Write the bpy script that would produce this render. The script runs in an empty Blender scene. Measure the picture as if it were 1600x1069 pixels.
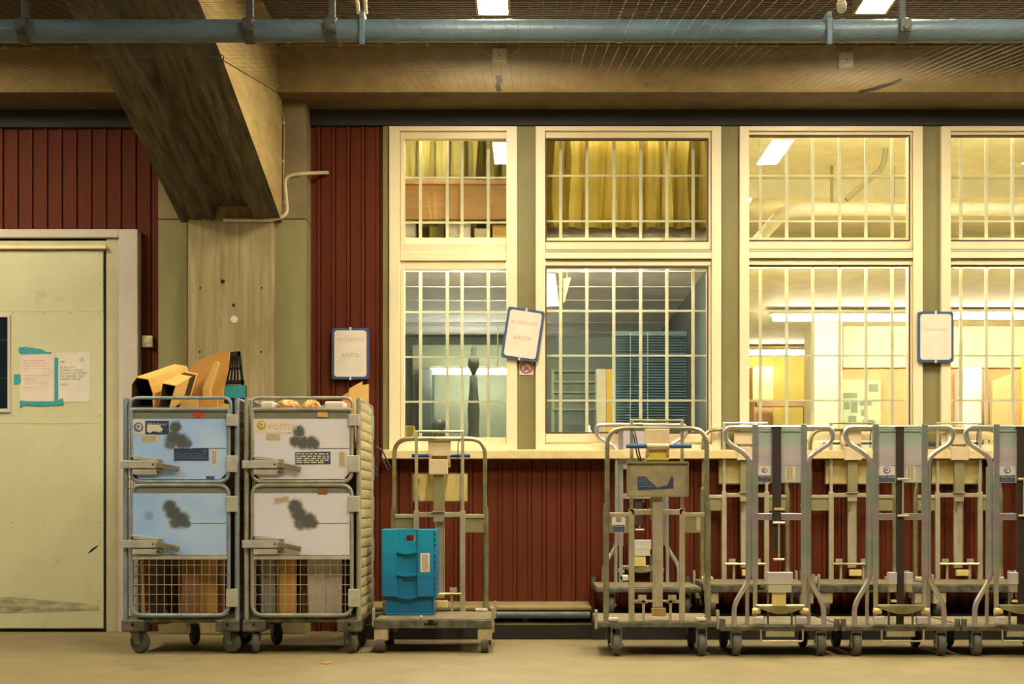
import bpy, math, random
from mathutils import Vector, Matrix
random.seed(7)
D = bpy.data
COL = bpy.context.scene.collection
SC = bpy.context.scene

# ------------------------------------------------------------------ camera, world, exposure
F = 50.0 / 36.0 * 1600.0        # focal length in pixels
CX, CY, HC = 830.0, 795.0, 0.934  # principal point and camera height
cam_d = D.cameras.new('camera'); cam = D.objects.new('camera', cam_d); COL.objects.link(cam)
cam_d.sensor_width = 36.0; cam_d.lens = 50.0
cam_d.shift_x = -(CX - 800.0) / 1600.0
cam_d.shift_y = (CY - 534.5) / 1600.0
cam.location = (0, 0, HC); cam.rotation_euler = (math.pi / 2, 0, 0)
SC.camera = cam
w = D.worlds.new('world'); SC.world = w; w.use_nodes = True
w.node_tree.nodes['Background'].inputs[0].default_value = (0.9, 0.75, 0.48, 1)
w.node_tree.nodes['Background'].inputs[1].default_value = 0.012
SC.view_settings.view_transform = 'Standard'
SC.view_settings.look = 'None'
SC.view_settings.gamma = 1.0
SC.view_settings.use_curve_mapping = False
SC.view_settings.exposure = 1.82
LAMP_COL = (1.0, 0.87, 0.62)
LAMP_POWER = 42.0
ROOM_POWER = 34.0


def P(px, py, d):
    return Vector(((px - CX) / F * d, d, HC + (CY - py) / F * d))


def X(px, d): return (px - CX) / F * d
def Z(py, d): return HC + (CY - py) / F * d


# ------------------------------------------------------------------ materials
def lin(c):
    r = []
    for v in c[:3]:
        v = v / 255.0
        r.append(v / 12.92 if v <= 0.04045 else ((v + 0.055) / 1.055) ** 2.4)
    return (r[0], r[1], r[2], 1.0)


class NT:
    def __init__(s, name):
        s.m = D.materials.new(name); s.m.use_nodes = True
        s.t = s.m.node_tree; s.b = s.t.nodes['Principled BSDF']

    def n(s, typ, **kw):
        nd = s.t.nodes.new(typ)
        for k, v in kw.items():
            if k.startswith('i_'):
                key = k[2:]
                nd.inputs[int(key) if key.isdigit() else key].default_value = v
            else:
                setattr(nd, k, v)
        return nd

    def l(s, a, b): s.t.links.new(a, b)


def mat(name, col, rough=0.6, metal=0.0, col2=None, scale=6.0, amt=0.5, stretch=(1, 1, 1), bump=0.0,
        bscale=60.0, stain=None, sscale=2.5, sthr=0.58, spec=None, speck=None):
    k = NT(name); b = k.b
    b.inputs['Roughness'].default_value = rough
    b.inputs['Metallic'].default_value = metal
    if spec is not None: b.inputs['Specular IOR Level'].default_value = spec
    tc = k.n('ShaderNodeTexCoord')
    out = None
    if col2 is None: col2 = tuple(max(0, v * 0.82) for v in col)
    mp = k.n('ShaderNodeMapping'); k.l(tc.outputs['Object'], mp.inputs[0]); mp.inputs['Scale'].default_value = stretch
    nz = k.n('ShaderNodeTexNoise'); nz.inputs['Scale'].default_value = scale; nz.inputs['Detail'].default_value = 6
    nz.inputs['Roughness'].default_value = 0.65
    k.l(mp.outputs[0], nz.inputs['Vector'])
    mr = k.n('ShaderNodeMapRange'); mr.inputs[1].default_value = 0.5 - 0.25; mr.inputs[2].default_value = 0.5 + 0.25
    mr.inputs[3].default_value = 0.0; mr.inputs[4].default_value = amt * 1.4
    k.l(nz.outputs['Fac'], mr.inputs[0])
    mx = k.n('ShaderNodeMix', data_type='RGBA')
    mx.inputs[6].default_value = lin(col); mx.inputs[7].default_value = lin(col2)
    k.l(mr.outputs[0], mx.inputs[0]); out = mx.outputs[2]
    if stain:
        n2 = k.n('ShaderNodeTexNoise'); n2.inputs['Scale'].default_value = sscale; n2.inputs['Detail'].default_value = 8
        n2.inputs['Roughness'].default_value = 0.7
        k.l(mp.outputs[0], n2.inputs['Vector'])
        m2 = k.n('ShaderNodeMapRange'); m2.inputs[1].default_value = sthr; m2.inputs[2].default_value = sthr + 0.14
        m2.inputs[3].default_value = 0; m2.inputs[4].default_value = 0.8
        k.l(n2.outputs['Fac'], m2.inputs[0])
        x2 = k.n('ShaderNodeMix', data_type='RGBA'); x2.inputs[7].default_value = lin(stain)
        k.l(m2.outputs[0], x2.inputs[0]); k.l(out, x2.inputs[6]); out = x2.outputs[2]
    k.l(out, b.inputs['Base Color'])
    if bump:
        n3 = k.n('ShaderNodeTexNoise'); n3.inputs['Scale'].default_value = bscale; n3.inputs['Detail'].default_value = 4
        k.l(mp.outputs[0], n3.inputs['Vector'])
        bp = k.n('ShaderNodeBump'); bp.inputs['Strength'].default_value = bump; bp.inputs['Distance'].default_value = 0.01
        k.l(n3.outputs['Fac'], bp.inputs['Height']); k.l(bp.outputs[0], b.inputs['Normal'])
    return k.m


def emit(name, col, power):
    k = NT(name)
    k.b.inputs['Base Color'].default_value = (0.8, 0.8, 0.8, 1)
    k.b.inputs['Emission Color'].default_value = (*col, 1)
    k.b.inputs['Emission Strength'].default_value = power
    return k.m


def glass_mat(name, refl=0.05, tint=(0.95, 0.97, 0.94)):
    k = NT(name)
    k.t.nodes.remove(k.b)
    o = k.t.nodes['Material Output']
    tr = k.n('ShaderNodeBsdfTransparent'); tr.inputs[0].default_value = (*tint, 1)
    gl = k.n('ShaderNodeBsdfGlossy'); gl.inputs['Roughness'].default_value = 0.015
    mx = k.n('ShaderNodeMixShader')
    fr = k.n('ShaderNodeLayerWeight'); fr.inputs[0].default_value = 0.5
    pw = k.n('ShaderNodeMath', operation='POWER'); pw.inputs[1].default_value = 5.0; k.l(fr.outputs['Facing'], pw.inputs[0])
    ad = k.n('ShaderNodeMath', operation='MULTIPLY_ADD'); ad.inputs[1].default_value = 0.9; ad.inputs[2].default_value = refl
    k.l(pw.outputs[0], ad.inputs[0]); k.l(ad.outputs[0], mx.inputs[0])
    k.l(tr.outputs[0], mx.inputs[1]); k.l(gl.outputs[0], mx.inputs[2]); k.l(mx.outputs[0], o.inputs[0])
    return k.m


def blob_mat(name, col, col2, blobs, y, streak=None):
    """painted sheet with dark sprayed blots at given object-space places"""
    k = NT(name); b = k.b
    b.inputs['Roughness'].default_value = 0.55
    tc = k.n('ShaderNodeTexCoord')
    nz = k.n('ShaderNodeTexNoise'); nz.inputs['Scale'].default_value = 4; nz.inputs['Detail'].default_value = 6
    k.l(tc.outputs['Object'], nz.inputs['Vector'])
    mr = k.n('ShaderNodeMapRange'); mr.inputs[1].default_value = 0.32; mr.inputs[2].default_value = 0.68
    k.l(nz.outputs['Fac'], mr.inputs[0])
    mx = k.n('ShaderNodeMix', data_type='RGBA'); mx.inputs[6].default_value = lin(col); mx.inputs[7].default_value = lin(col2)
    k.l(mr.outputs[0], mx.inputs[0])
    n2 = k.n('ShaderNodeTexNoise'); n2.inputs['Scale'].default_value = 38; n2.inputs['Detail'].default_value = 5
    k.l(tc.outputs['Object'], n2.inputs['Vector'])
    out = mx.outputs[2]
    # small chips and scuffs
    n3 = k.n('ShaderNodeTexNoise'); n3.inputs['Scale'].default_value = 26; n3.inputs['Detail'].default_value = 8
    n3.inputs['Roughness'].default_value = 0.75
    k.l(tc.outputs['Object'], n3.inputs['Vector'])
    m3 = k.n('ShaderNodeMapRange'); m3.inputs[1].default_value = 0.66; m3.inputs[2].default_value = 0.74; m3.inputs[4].default_value = 0.6
    k.l(n3.outputs['Fac'], m3.inputs[0])
    x3 = k.n('ShaderNodeMix', data_type='RGBA'); x3.inputs[7].default_value = lin((120, 112, 90))
    k.l(m3.outputs[0], x3.inputs[0]); k.l(out, x3.inputs[6]); out = x3.outputs[2]
    prev = None
    for (bx, bz, r, s) in blobs:
        ds = k.n('ShaderNodeVectorMath', operation='DISTANCE'); ds.inputs[1].default_value = (bx, y, bz)
        k.l(tc.outputs['Object'], ds.inputs[0])
        ad = k.n('ShaderNodeMath', operation='MULTIPLY_ADD'); ad.inputs[1].default_value = r * 0.8
        k.l(n2.outputs['Fac'], ad.inputs[0]); k.l(ds.outputs['Value'], ad.inputs[2])
        m = k.n('ShaderNodeMapRange', interpolation_type='SMOOTHSTEP')
        m.inputs[1].default_value = r * 1.15; m.inputs[2].default_value = r * 2.0
        m.inputs[3].default_value = s; m.inputs[4].default_value = 0.0
        k.l(ad.outputs[0], m.inputs[0])
        if prev is None: prev = m.outputs[0]
        else:
            mm = k.n('ShaderNodeMath', operation='MAXIMUM'); k.l(prev, mm.inputs[0]); k.l(m.outputs[0], mm.inputs[1]); prev = mm.outputs[0]
    if prev is not None:
        xb = k.n('ShaderNodeMix', data_type='RGBA'); xb.inputs[7].default_value = lin((74, 76, 68))
        k.l(prev, xb.inputs[0]); k.l(out, xb.inputs[6]); out = xb.outputs[2]
    k.l(out, b.inputs['Base Color'])
    return k.m


def irid_mat(name, rough=0.36, metal=0.55, bright=1.0):
    """zinc plating with the lilac, green and yellow tints of chromate"""
    k = NT(name); b = k.b
    b.inputs['Roughness'].default_value = rough; b.inputs['Metallic'].default_value = metal
    tc = k.n('ShaderNodeTexCoord')
    mp = k.n('ShaderNodeMapping'); mp.inputs['Scale'].default_value = (0.6, 0.6, 2.6)
    k.l(tc.outputs['Object'], mp.inputs[0])
    nz = k.n('ShaderNodeTexNoise'); nz.inputs['Scale'].default_value = 1.3; nz.inputs['Detail'].default_value = 3
    k.l(mp.outputs[0], nz.inputs['Vector'])
    cr = k.n('ShaderNodeValToRGB'); k.l(nz.outputs['Fac'], cr.inputs[0])
    e = cr.color_ramp.elements
    cols = [(0.22, (196, 190, 150)), (0.36, (206, 206, 190)), (0.45, (196, 178, 206)), (0.52, (206, 204, 204)),
            (0.58, (160, 200, 190)), (0.66, (205, 185, 200)), (0.8, (200, 196, 160))]
    e[0].position, e[0].color = cols[0][0], lin(cols[0][1])
    e[1].position, e[1].color = cols[-1][0], lin(cols[-1][1])
    for p, c in cols[1:-1]:
        x = e.new(p); x.color = lin(tuple(0.6 * v + 0.4 * g for v, g in zip(c, (204, 198, 186))))
    k.l(cr.outputs[0], b.inputs['Base Color'])
    return k.m


M = {}
M['floor'] = mat('floor_concrete', (146, 130, 92), 0.6, col2=(122, 108, 74), scale=3.0, amt=0.7, bump=0.15, bscale=120,
                 stain=(100, 88, 60), sscale=1.6, sthr=0.6)
M['concrete'] = mat('raw_concrete', (158, 142, 104), 0.85, col2=(118, 106, 78), scale=3.5, amt=0.8, bump=0.35, bscale=45,
                    stain=(84, 76, 58), sscale=1.8, sthr=0.6)
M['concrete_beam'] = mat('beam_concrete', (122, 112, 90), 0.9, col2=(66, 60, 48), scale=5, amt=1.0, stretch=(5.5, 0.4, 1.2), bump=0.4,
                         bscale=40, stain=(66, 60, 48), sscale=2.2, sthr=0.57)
M['beam_side'] = mat('lit_beam_side', (192, 168, 112), 0.85, col2=(160, 136, 84), scale=5, amt=0.8, stretch=(1, 0.6, 2), bump=0.25, bscale=40)  # lamplight on the beam sides put into a paler copy of its concrete
M['column_mid'] = mat('column_board_marked', (188, 172, 130), 0.85, col2=(148, 132, 92), scale=4, amt=1.0, stretch=(4.0, 1, 0.3), bump=0.3,
                      bscale=40, stain=(106, 92, 60), sscale=2.6, sthr=0.55)
M['column_side'] = mat('column_olive_paint', (150, 143, 98), 0.75, col2=(128, 120, 78), scale=3, amt=0.7, stretch=(1.5, 1, 0.5), bump=0.15)
M['ceiling'] = mat('ceiling_concrete', (84, 62, 34), 0.9, col2=(60, 44, 24), scale=2.2, amt=0.8, bump=0.25)
M['edge'] = mat('edge_beam_concrete', (184, 156, 96), 0.88, col2=(146, 118, 66), scale=5, amt=0.8, stretch=(1, 1, 1.5), bump=0.5, bscale=28,
                stain=(98, 80, 46), sscale=3.5, sthr=0.62)
M['red'] = mat('red_paint', (110, 47, 20), 0.65, col2=(84, 35, 14), scale=4, amt=0.8, stretch=(2, 1, 0.3), bump=0.1, bscale=80, spec=0.2)
M['red_dark'] = mat('red_paint_grimy', (96, 38, 28), 0.5, col2=(76, 30, 24), scale=4, amt=0.8, stretch=(2, 1, 0.3), bump=0.1, bscale=80)
M['backing'] = mat('backing_board', (48, 24, 18), 0.8)
M['header'] = mat('dark_header_paint', (44, 47, 47), 0.7, col2=(34, 36, 37))
M['olive'] = mat('olive_post_paint', (138, 130, 84), 0.6, col2=(122, 114, 70), scale=3, amt=0.6)
M['cream'] = mat('cream_window_paint', (244, 230, 192), 0.42, col2=(232, 216, 174), scale=3, amt=0.5)
M['cream2'] = mat('cream_sash_paint', (240, 224, 184), 0.42, col2=(226, 208, 162), scale=3, amt=0.5)
M['sill'] = mat('sill_paint', (232, 212, 160), 0.5, col2=(206, 182, 126), scale=7, amt=0.8, stain=(150, 120, 74), sscale=9, sthr=0.64)
M['gasket'] = mat('window_gasket', (98, 76, 52), 0.7)
M['glass'] = glass_mat('window_glass', 0.055)
M['bars'] = mat('white_bars', (236, 228, 200), 0.45)
M['pipe'] = mat('blue_grey_jacket', (100, 128, 146), 0.4, col2=(66, 90, 106), scale=5, amt=0.8, stretch=(0.6, 2, 2), bump=0.25, bscale=30)
M['hanger'] = mat('dark_hanger_steel', (66, 72, 72), 0.6, metal=0.3)
M['bluetab'] = mat('blue_clamp', (72, 108, 126), 0.5)
M['conduit'] = mat('cream_conduit', (216, 200, 158), 0.5)
M['thin_cable'] = mat('thin_cable', (190, 164, 104), 0.55)
M['junction'] = mat('junction_plastic', (232, 222, 190), 0.45)
M['dark_mark'] = mat('mark_dark', (44, 32, 20), 0.95)
M['net'] = mat('net_cord', (84, 76, 58), 0.6)
M['doorleaf'] = mat('door_green_cream', (214, 212, 172), 0.5, col2=(202, 198, 154), scale=2.5, amt=0.7, stain=(176, 168, 116), sscale=5, sthr=0.62)
M['casing'] = mat('casing_paint', (212, 202, 190), 0.55, col2=(196, 184, 168), scale=4, amt=0.6)
M['casing_in'] = mat('casing_inner_paint', (206, 198, 158), 0.55)
M['shade_dark'] = mat('door_gap_shade', (26, 20, 16), 0.9)  # painted dark for the door gaps and the shadow under the casing head
M['smear'] = mat('dark_smear', (74, 80, 78), 0.8, col2=(196, 192, 146), scale=9, amt=1.0, stretch=(0.7, 1, 3))
M['doorglass'] = mat('dark_door_glass', (24, 40, 50), 0.15)
M['paper'] = mat('white_paper', (240, 230, 214), 0.7)
M['paper_pink'] = mat('pinkish_paper', (242, 226, 208), 0.7)
M['tape'] = mat('teal_tape', (26, 142, 152), 0.5, col2=(70, 172, 176), scale=60, amt=0.9)
M['ink'] = mat('dark_ink', (62, 52, 46), 0.7)
M['ink_red'] = mat('pale_red_ink', (232, 168, 140), 0.7)
M['ink_grey'] = mat('pale_grey_ink', (216, 196, 178), 0.7)
M['ink_orange'] = mat('pale_orange_ink', (230, 190, 142), 0.7)
M['board_frame'] = mat('blue_board_frame', (72, 92, 132), 0.45)
M['board_face'] = mat('white_board_face', (246, 236, 218), 0.35)
M['sign_red'] = mat('sign_red', (214, 74, 52), 0.5)
M['switch'] = mat('switch_plastic', (236, 224, 180), 0.4)
M['cageblue'] = mat('cage_tube_blue_grey', (158, 178, 196), 0.42, metal=0.3, col2=(132, 142, 144), scale=9, amt=0.9, stain=(112, 104, 84), sscale=16, sthr=0.62)
M['cagegrey'] = mat('cage_tube_grey', (178, 178, 162), 0.45, metal=0.25, col2=(142, 140, 120), scale=9, amt=0.9, stain=(112, 104, 84), sscale=16, sthr=0.62)
M['strip'] = mat('folded_sheet_edge', (146, 148, 132), 0.5, metal=0.2)
M['latch'] = mat('latch_plate', (206, 208, 200), 0.42, metal=0.2, col2=(176, 172, 152), scale=14, amt=0.8)
M['latch_old'] = mat('latch_lever', (160, 152, 126), 0.5, metal=0.3, col2=(120, 112, 90), scale=14, amt=0.8)
M['wire'] = mat('cage_wire', (188, 182, 156), 0.4, metal=0.4)
M['wire_dark'] = mat('cage_wire_side', (120, 104, 76), 0.5, metal=0.3)
M['slat'] = mat('cream_side_slats', (206, 192, 146), 0.5, col2=(178, 162, 112), scale=6, amt=0.7)
M['gal'] = mat('scuffed_galvanised', (142, 138, 122), 0.48, metal=0.45, col2=(84, 80, 68), scale=14, amt=1.0, stain=(52, 48, 40), sscale=8, sthr=0.6)
M['rubber'] = mat('grey_rubber', (98, 94, 82), 0.75, col2=(72, 70, 62))
M['fork'] = mat('caster_fork', (150, 152, 142), 0.45, metal=0.5)
M['dark'] = mat('dark_void', (20, 16, 12), 0.9)
M['card'] = mat('cardboard', (206, 154, 78), 0.8, col2=(186, 134, 60), scale=5, amt=0.7)
M['card_pale'] = mat('pale_cardboard', (226, 186, 104), 0.8, col2=(206, 164, 84), scale=5, amt=0.7)
M['card_brown'] = mat('brown_cardboard', (150, 104, 66), 0.8, col2=(126, 84, 52), scale=5, amt=0.7)
M['card_in'] = mat('cardboard_darkened', (72, 46, 24), 0.85)  # shade inside the cartons painted in as darker cardboard
M['plastic_wrap'] = mat('white_wrapped_board', (206, 192, 178), 0.4, col2=(180, 168, 156), scale=8, amt=0.7)
M['grey_sheet'] = mat('grey_sheet', (150, 146, 140), 0.6)
M['black_plastic'] = mat('black_plastic', (26, 24, 24), 0.45)
M['paperbag'] = mat('crumpled_bag', (222, 190, 120), 0.55, col2=(176, 130, 60), scale=14, amt=1.0, bump=0.8, bscale=30)
M['white_pack'] = mat('white_packet', (232, 220, 206), 0.5, bump=0.4, bscale=30)
M['navy'] = mat('navy_label', (44, 54, 76), 0.5, col2=(58, 70, 94), scale=40, amt=0.8)
M['label_white'] = mat('sticker_white', (236, 226, 220), 0.5)
M['label_cream'] = mat('sticker_cream', (228, 214, 178), 0.5)
M['barcode'] = mat('barcode_grey', (140, 128, 106), 0.6, col2=(196, 182, 150), scale=160, amt=1.0, stretch=(1, 1, 0.05))
M['emblem_blue'] = mat('emblem_blue', (112, 126, 160), 0.5)
M['emblem_yellow'] = mat('emblem_yellow', (214, 178, 70), 0.5)
M['txt_white'] = mat('print_white', (226, 220, 206), 0.6)
M['txt_pale'] = mat('print_pale_pink', (214, 192, 178), 0.6)
M['bluepl'] = mat('turquoise_crate_plastic', (8, 150, 190), 0.45, col2=(10, 132, 172), scale=4, amt=0.6)
M['bluepl_d'] = mat('blue_crate_plastic', (16, 122, 172), 0.45, col2=(18, 104, 152), scale=4, amt=0.6)
M['bluepl_m'] = mat('mid_blue_crate_plastic', (14, 134, 184), 0.45, col2=(16, 118, 164), scale=4, amt=0.6)
M['zinc'] = mat('yellow_zinc_tube', (206, 198, 156), 0.3, metal=0.8, col2=(146, 140, 100), scale=8, amt=0.9)
M['zinc_green'] = mat('green_zinc_tube', (196, 196, 166), 0.34, metal=0.75, col2=(140, 140, 112), scale=8, amt=0.8)
M['zinc_bar'] = mat('pale_zinc_bar', (204, 196, 172), 0.4, metal=0.5, col2=(170, 160, 130), scale=8, amt=0.8)
M['tanbox'] = mat('tan_coated_box', (216, 198, 164), 0.5, col2=(190, 170, 130), scale=7, amt=0.6)
M['yellowpanel'] = mat('yellow_chromate_panel', (236, 218, 152), 0.45, metal=0.15, col2=(196, 172, 96), scale=6, amt=0.7)
M['panelgrey'] = mat('worn_panel', (176, 162, 122), 0.5, metal=0.2, col2=(140, 132, 110), scale=9, amt=0.9)
M['plate_olive'] = mat('olive_plate', (150, 142, 102), 0.5, metal=0.25)
M['irid'] = irid_mat('tinted_zinc', 0.3, 0.75)
M['irid_panel'] = irid_mat('tinted_zinc_sheet', 0.42, 0.35)
M['deck'] = mat('worn_deck', (150, 136, 104), 0.6, col2=(106, 96, 72), scale=8, amt=1.0, stretch=(1, 1, 1), stain=(70, 62, 46), sscale=7, sthr=0.58)
M['deck_edge'] = mat('deck_edge_steel', (134, 130, 112), 0.5, metal=0.3, col2=(84, 82, 70), scale=16, amt=1.0, stain=(58, 54, 44), sscale=12, sthr=0.58)
M['housing'] = mat('wheel_housing', (206, 190, 156), 0.6, col2=(170, 154, 118), scale=12, amt=0.9)
M['strap'] = mat('dark_strap', (52, 38, 32), 0.7, col2=(38, 28, 24))
M['blue_grip'] = mat('blue_grip', (44, 84, 128), 0.45)
M['yellow_tag'] = mat('yellow_tag', (228, 206, 96), 0.5)
M['ledge'] = mat('ledge_painted_concrete', (168, 150, 100), 0.7, col2=(134, 116, 72), scale=5, amt=0.9, stain=(92, 80, 52), sscale=6, sthr=0.62)
M['ledge_shaded'] = mat('ledge_shaded_face', (40, 34, 25), 0.85)  # shade under the trolley decks and shelf put into a dark ledge colour
M['ledge_pipe'] = mat('blue_grey_rail', (104, 118, 122), 0.5, col2=(70, 80, 84), scale=18, amt=1.0)
M['leaf'] = mat('dry_leaf', (206, 160, 84), 0.7)
M['lamp_body'] = mat('lamp_housing', (150, 140, 112), 0.5)
M['lamp'] = emit('lamp_diffuser', LAMP_COL, LAMP_POWER)
M['tube'] = emit('room_tube', (1.0, 0.94, 0.78), ROOM_POWER)
M['fill_upper'] = emit('room_fill_upper', (1.0, 0.95, 0.8), 16.0)  # glow of the unseen tubes added in the upper rooms
M['tube_cool'] = emit('room_tube_cool', (0.97, 1.0, 0.9), 26.0)
M['fill_near'] = emit('room_fill_near', (1.0, 0.94, 0.78), 20.0)  # glow of unseen tubes added over the bright office windows
M['fill_grey'] = emit('room_fill_grey', (1.0, 0.93, 0.82), 62.0)  # glow of unseen tubes added to brighten the grey office
M['fill_dim'] = emit('room_fill_dim', (1.0, 0.92, 0.7), 3.0)  # weak glow of an unseen tube added by the yellow curtain
M['room_grey'] = mat('grey_room_paint', (228, 220, 212), 0.8)
M['room_green'] = mat('green_grey_room_paint', (150, 158, 138), 0.8)
M['room_cream'] = mat('cream_room_paint', (232, 220, 180), 0.8)
M['room_yellow'] = mat('yellow_room_paint', (240, 218, 110), 0.8)
M['room_pink'] = mat('terracotta_room_paint', (214, 172, 118), 0.8)
M['room_floor'] = mat('room_floor_vinyl', (190, 180, 160), 0.6)
M['curtain'] = mat('yellow_curtain', (206, 182, 84), 0.85, col2=(176, 150, 60), scale=4, amt=0.8, stretch=(4, 1, 0.3))
M['curtain_olive'] = mat('olive_curtain', (150, 136, 60), 0.85, col2=(104, 92, 44), scale=4, amt=0.9, stretch=(4, 1, 0.3))
M['woodboard'] = mat('wood_pelmet', (172, 132, 72), 0.6, col2=(146, 106, 52), scale=5, amt=0.8, stretch=(0.4, 1, 5))
M['door_yellow'] = mat('yellow_door_paint', (240, 196, 62), 0.5)
M['blind'] = mat('blue_grey_blind', (84, 108, 112), 0.5)
M['silhouette'] = mat('dark_figure_glaze', (56, 62, 56), 0.5)
M['poster'] = mat('pale_green_noticeboard', (190, 204, 160), 0.7)
M['room_dark'] = mat('dark_grey_green_locker', (70, 76, 68), 0.6)
M['cupboard'] = mat('pale_olive_cupboard', (124, 128, 98), 0.6)
M['poster_dark'] = mat('pinned_sheet', (130, 140, 118), 0.7)
M['duct'] = mat('white_duct', (244, 238, 214), 0.5)
M['duct_grey'] = mat('grey_tube', (150, 140, 96), 0.5)
M['box_white'] = mat('white_bottle', (232, 232, 226), 0.5)


# ------------------------------------------------------------------ mesh builder
ORG = {}


class MB:
    def __init__(s): s.v = []; s.f = []

    def add(s, vs, fs):
        o = len(s.v); s.v += [Vector(v) for v in vs]; s.f += [tuple(i + o for i in f) for f in fs]; return s

    def box(s, x0, x1, y0, y1, z0, z1):
        return s.add([(x0, y0, z0), (x1, y0, z0), (x1, y1, z0), (x0, y1, z0), (x0, y0, z1), (x1, y0, z1), (x1, y1, z1), (x0, y1, z1)],
                     [(3, 2, 1, 0), (4, 5, 6, 7), (0, 1, 5, 4), (1, 2, 6, 5), (2, 3, 7, 6), (3, 0, 4, 7)])

    def obox(s, c, size, rot=Matrix.Identity(3)):
        h = [v / 2 for v in size]; c = Vector(c)
        vs = [c + rot @ Vector((sx * h[0], sy * h[1], sz * h[2])) for sz in (-1, 1) for sx, sy in ((-1, -1), (1, -1), (1, 1), (-1, 1))]
        return s.add(vs, [(3, 2, 1, 0), (4, 5, 6, 7), (0, 1, 5, 4), (1, 2, 6, 5), (2, 3, 7, 6), (3, 0, 4, 7)])

    def loft(s, a, b, caps=True):
        n = len(a)
        fs = [(i, (i + 1) % n, n + (i + 1) % n, n + i) for i in range(n)]
        if caps: fs += [tuple(range(n - 1, -1, -1)), tuple(range(n, 2 * n))]
        return s.add(list(a) + list(b), fs)

    def prism(s, poly, y0, y1):     # poly in (x, z)
        return s.loft([(x, y0, z) for x, z in poly], [(x, y1, z) for x, z in poly])

    def tube(s, pts, r, n=8, caps=True, radii=None):
        pts = [Vector(p) for p in pts]; m = len(pts)
        up = None; rings = []
        for i, p in enumerate(pts):
            if i == 0: t = pts[1] - p
            elif i == m - 1: t = p - pts[i - 1]
            else: t = (pts[i + 1] - p).normalized() + (p - pts[i - 1]).normalized()
            t.normalize()
            if up is None:
                up = Vector((0, 1, 0)) if abs(t.y) < 0.9 else Vector((1, 0, 0))
            a = (up - t * up.dot(t)).normalized(); b = t.cross(a); up = a
            rr = radii[i] if radii else r
            rings.append([p + (a * math.cos(2 * math.pi * j / n) + b * math.sin(2 * math.pi * j / n)) * rr for j in range(n)])
        vs = [v for rg in rings for v in rg]
        fs = [(i * n + j, i * n + (j + 1) % n, (i + 1) * n + (j + 1) % n, (i + 1) * n + j) for i in range(m - 1) for j in range(n)]
        if caps: fs += [tuple(range(n - 1, -1, -1)), tuple(range((m - 1) * n, m * n))]
        return s.add(vs, fs)

    def ringbox(s, x0, x1, z0, z1, wl, wr, wb, wt, y0, y1):   # rectangular picture-frame ring
        s.box(x0, x0 + wl, y0, y1, z0, z1); s.box(x1 - wr, x1, y0, y1, z0, z1)
        s.box(x0 + wl, x1 - wr, y0, y1, z0, z0 + wb); s.box(x0 + wl, x1 - wr, y0, y1, z1 - wt, z1); return s

    def lathe(s, c, prof, n=16):
        c = Vector(c); vs = []
        for r, z in prof:
            vs += [c + Vector((r * math.cos(2 * math.pi * j / n), r * math.sin(2 * math.pi * j / n), z)) for j in range(n)]
        m = len(prof)
        fs = [(i * n + j, i * n + (j + 1) % n, (i + 1) * n + (j + 1) % n, (i + 1) * n + j) for i in range(m - 1) for j in range(n)]
        fs += [tuple(range(n - 1, -1, -1)), tuple(range((m - 1) * n, m * n))]
        return s.add(vs, fs)

    def rot(s, c, m3):
        c = Vector(c); s.v = [c + m3 @ (v - c) for v in s.v]; return s

    def build(s, name, m, parent=None, org=None, smooth=False, bevel=0.0, label=None, stuff=False):
        if parent is not None: org = ORG[parent.name]
        elif org is None:
            xs = [v.x for v in s.v]; ys = [v.y for v in s.v]; zs = [v.z for v in s.v]
            org = Vector(((min(xs) + max(xs)) / 2, (min(ys) + max(ys)) / 2, min(zs)))
        org = Vector(org)
        me = D.meshes.new(name); me.from_pydata([v - org for v in s.v], [], s.f); me.materials.append(M[m] if isinstance(m, str) else m)
        if smooth:
            me.polygons.foreach_set('use_smooth', [len(p.vertices) <= 4 for p in me.polygons])
            try: me.set_sharp_from_angle(angle=math.radians(40))
            except Exception: pass
        me.update()
        o = D.objects.new(name, me); COL.objects.link(o)
        if parent is not None: o.parent = parent
        else: o.location = org
        ORG[o.name] = org
        if bevel:
            b = o.modifiers.new('bevel', 'BEVEL'); b.width = bevel; b.segments = 2; b.limit_method = 'ANGLE'
        if label: o['label'] = label
        if stuff: o['kind'] = 'stuff'
        return o


def tag(o, label, cat, group=None, kind=None):
    o['label'] = label
    if cat: o['category'] = cat
    if group: o['group'] = group
    if kind: o['kind'] = kind
    return o


def thing(name, label, cat, loc, group=None, kind=None):
    o = D.objects.new(name, None); COL.objects.link(o); o.location = loc; o.empty_display_size = 0.1
    ORG[o.name] = Vector(loc)
    return tag(o, label, cat, group, kind)


def struct(o, label=None):
    o['kind'] = 'structure'
    if label: o['label'] = label
    return o


def fillet(pts, r, n=6):
    pts = [Vector(p) for p in pts]; out = [pts[0]]
    for i in range(1, len(pts) - 1):
        a, b, c = pts[i - 1], pts[i], pts[i + 1]
        rr = r[i] if isinstance(r, (list, tuple)) else r
        t = min(rr, (a - b).length * 0.49, (c - b).length * 0.49)
        p0 = b + (a - b).normalized() * t; p1 = b + (c - b).normalized() * t
        for k in range(n + 1):
            q = k / n; out.append(p0 * (1 - q) ** 2 + b * 2 * q * (1 - q) + p1 * q * q)
    out.append(pts[-1]); return out


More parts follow.
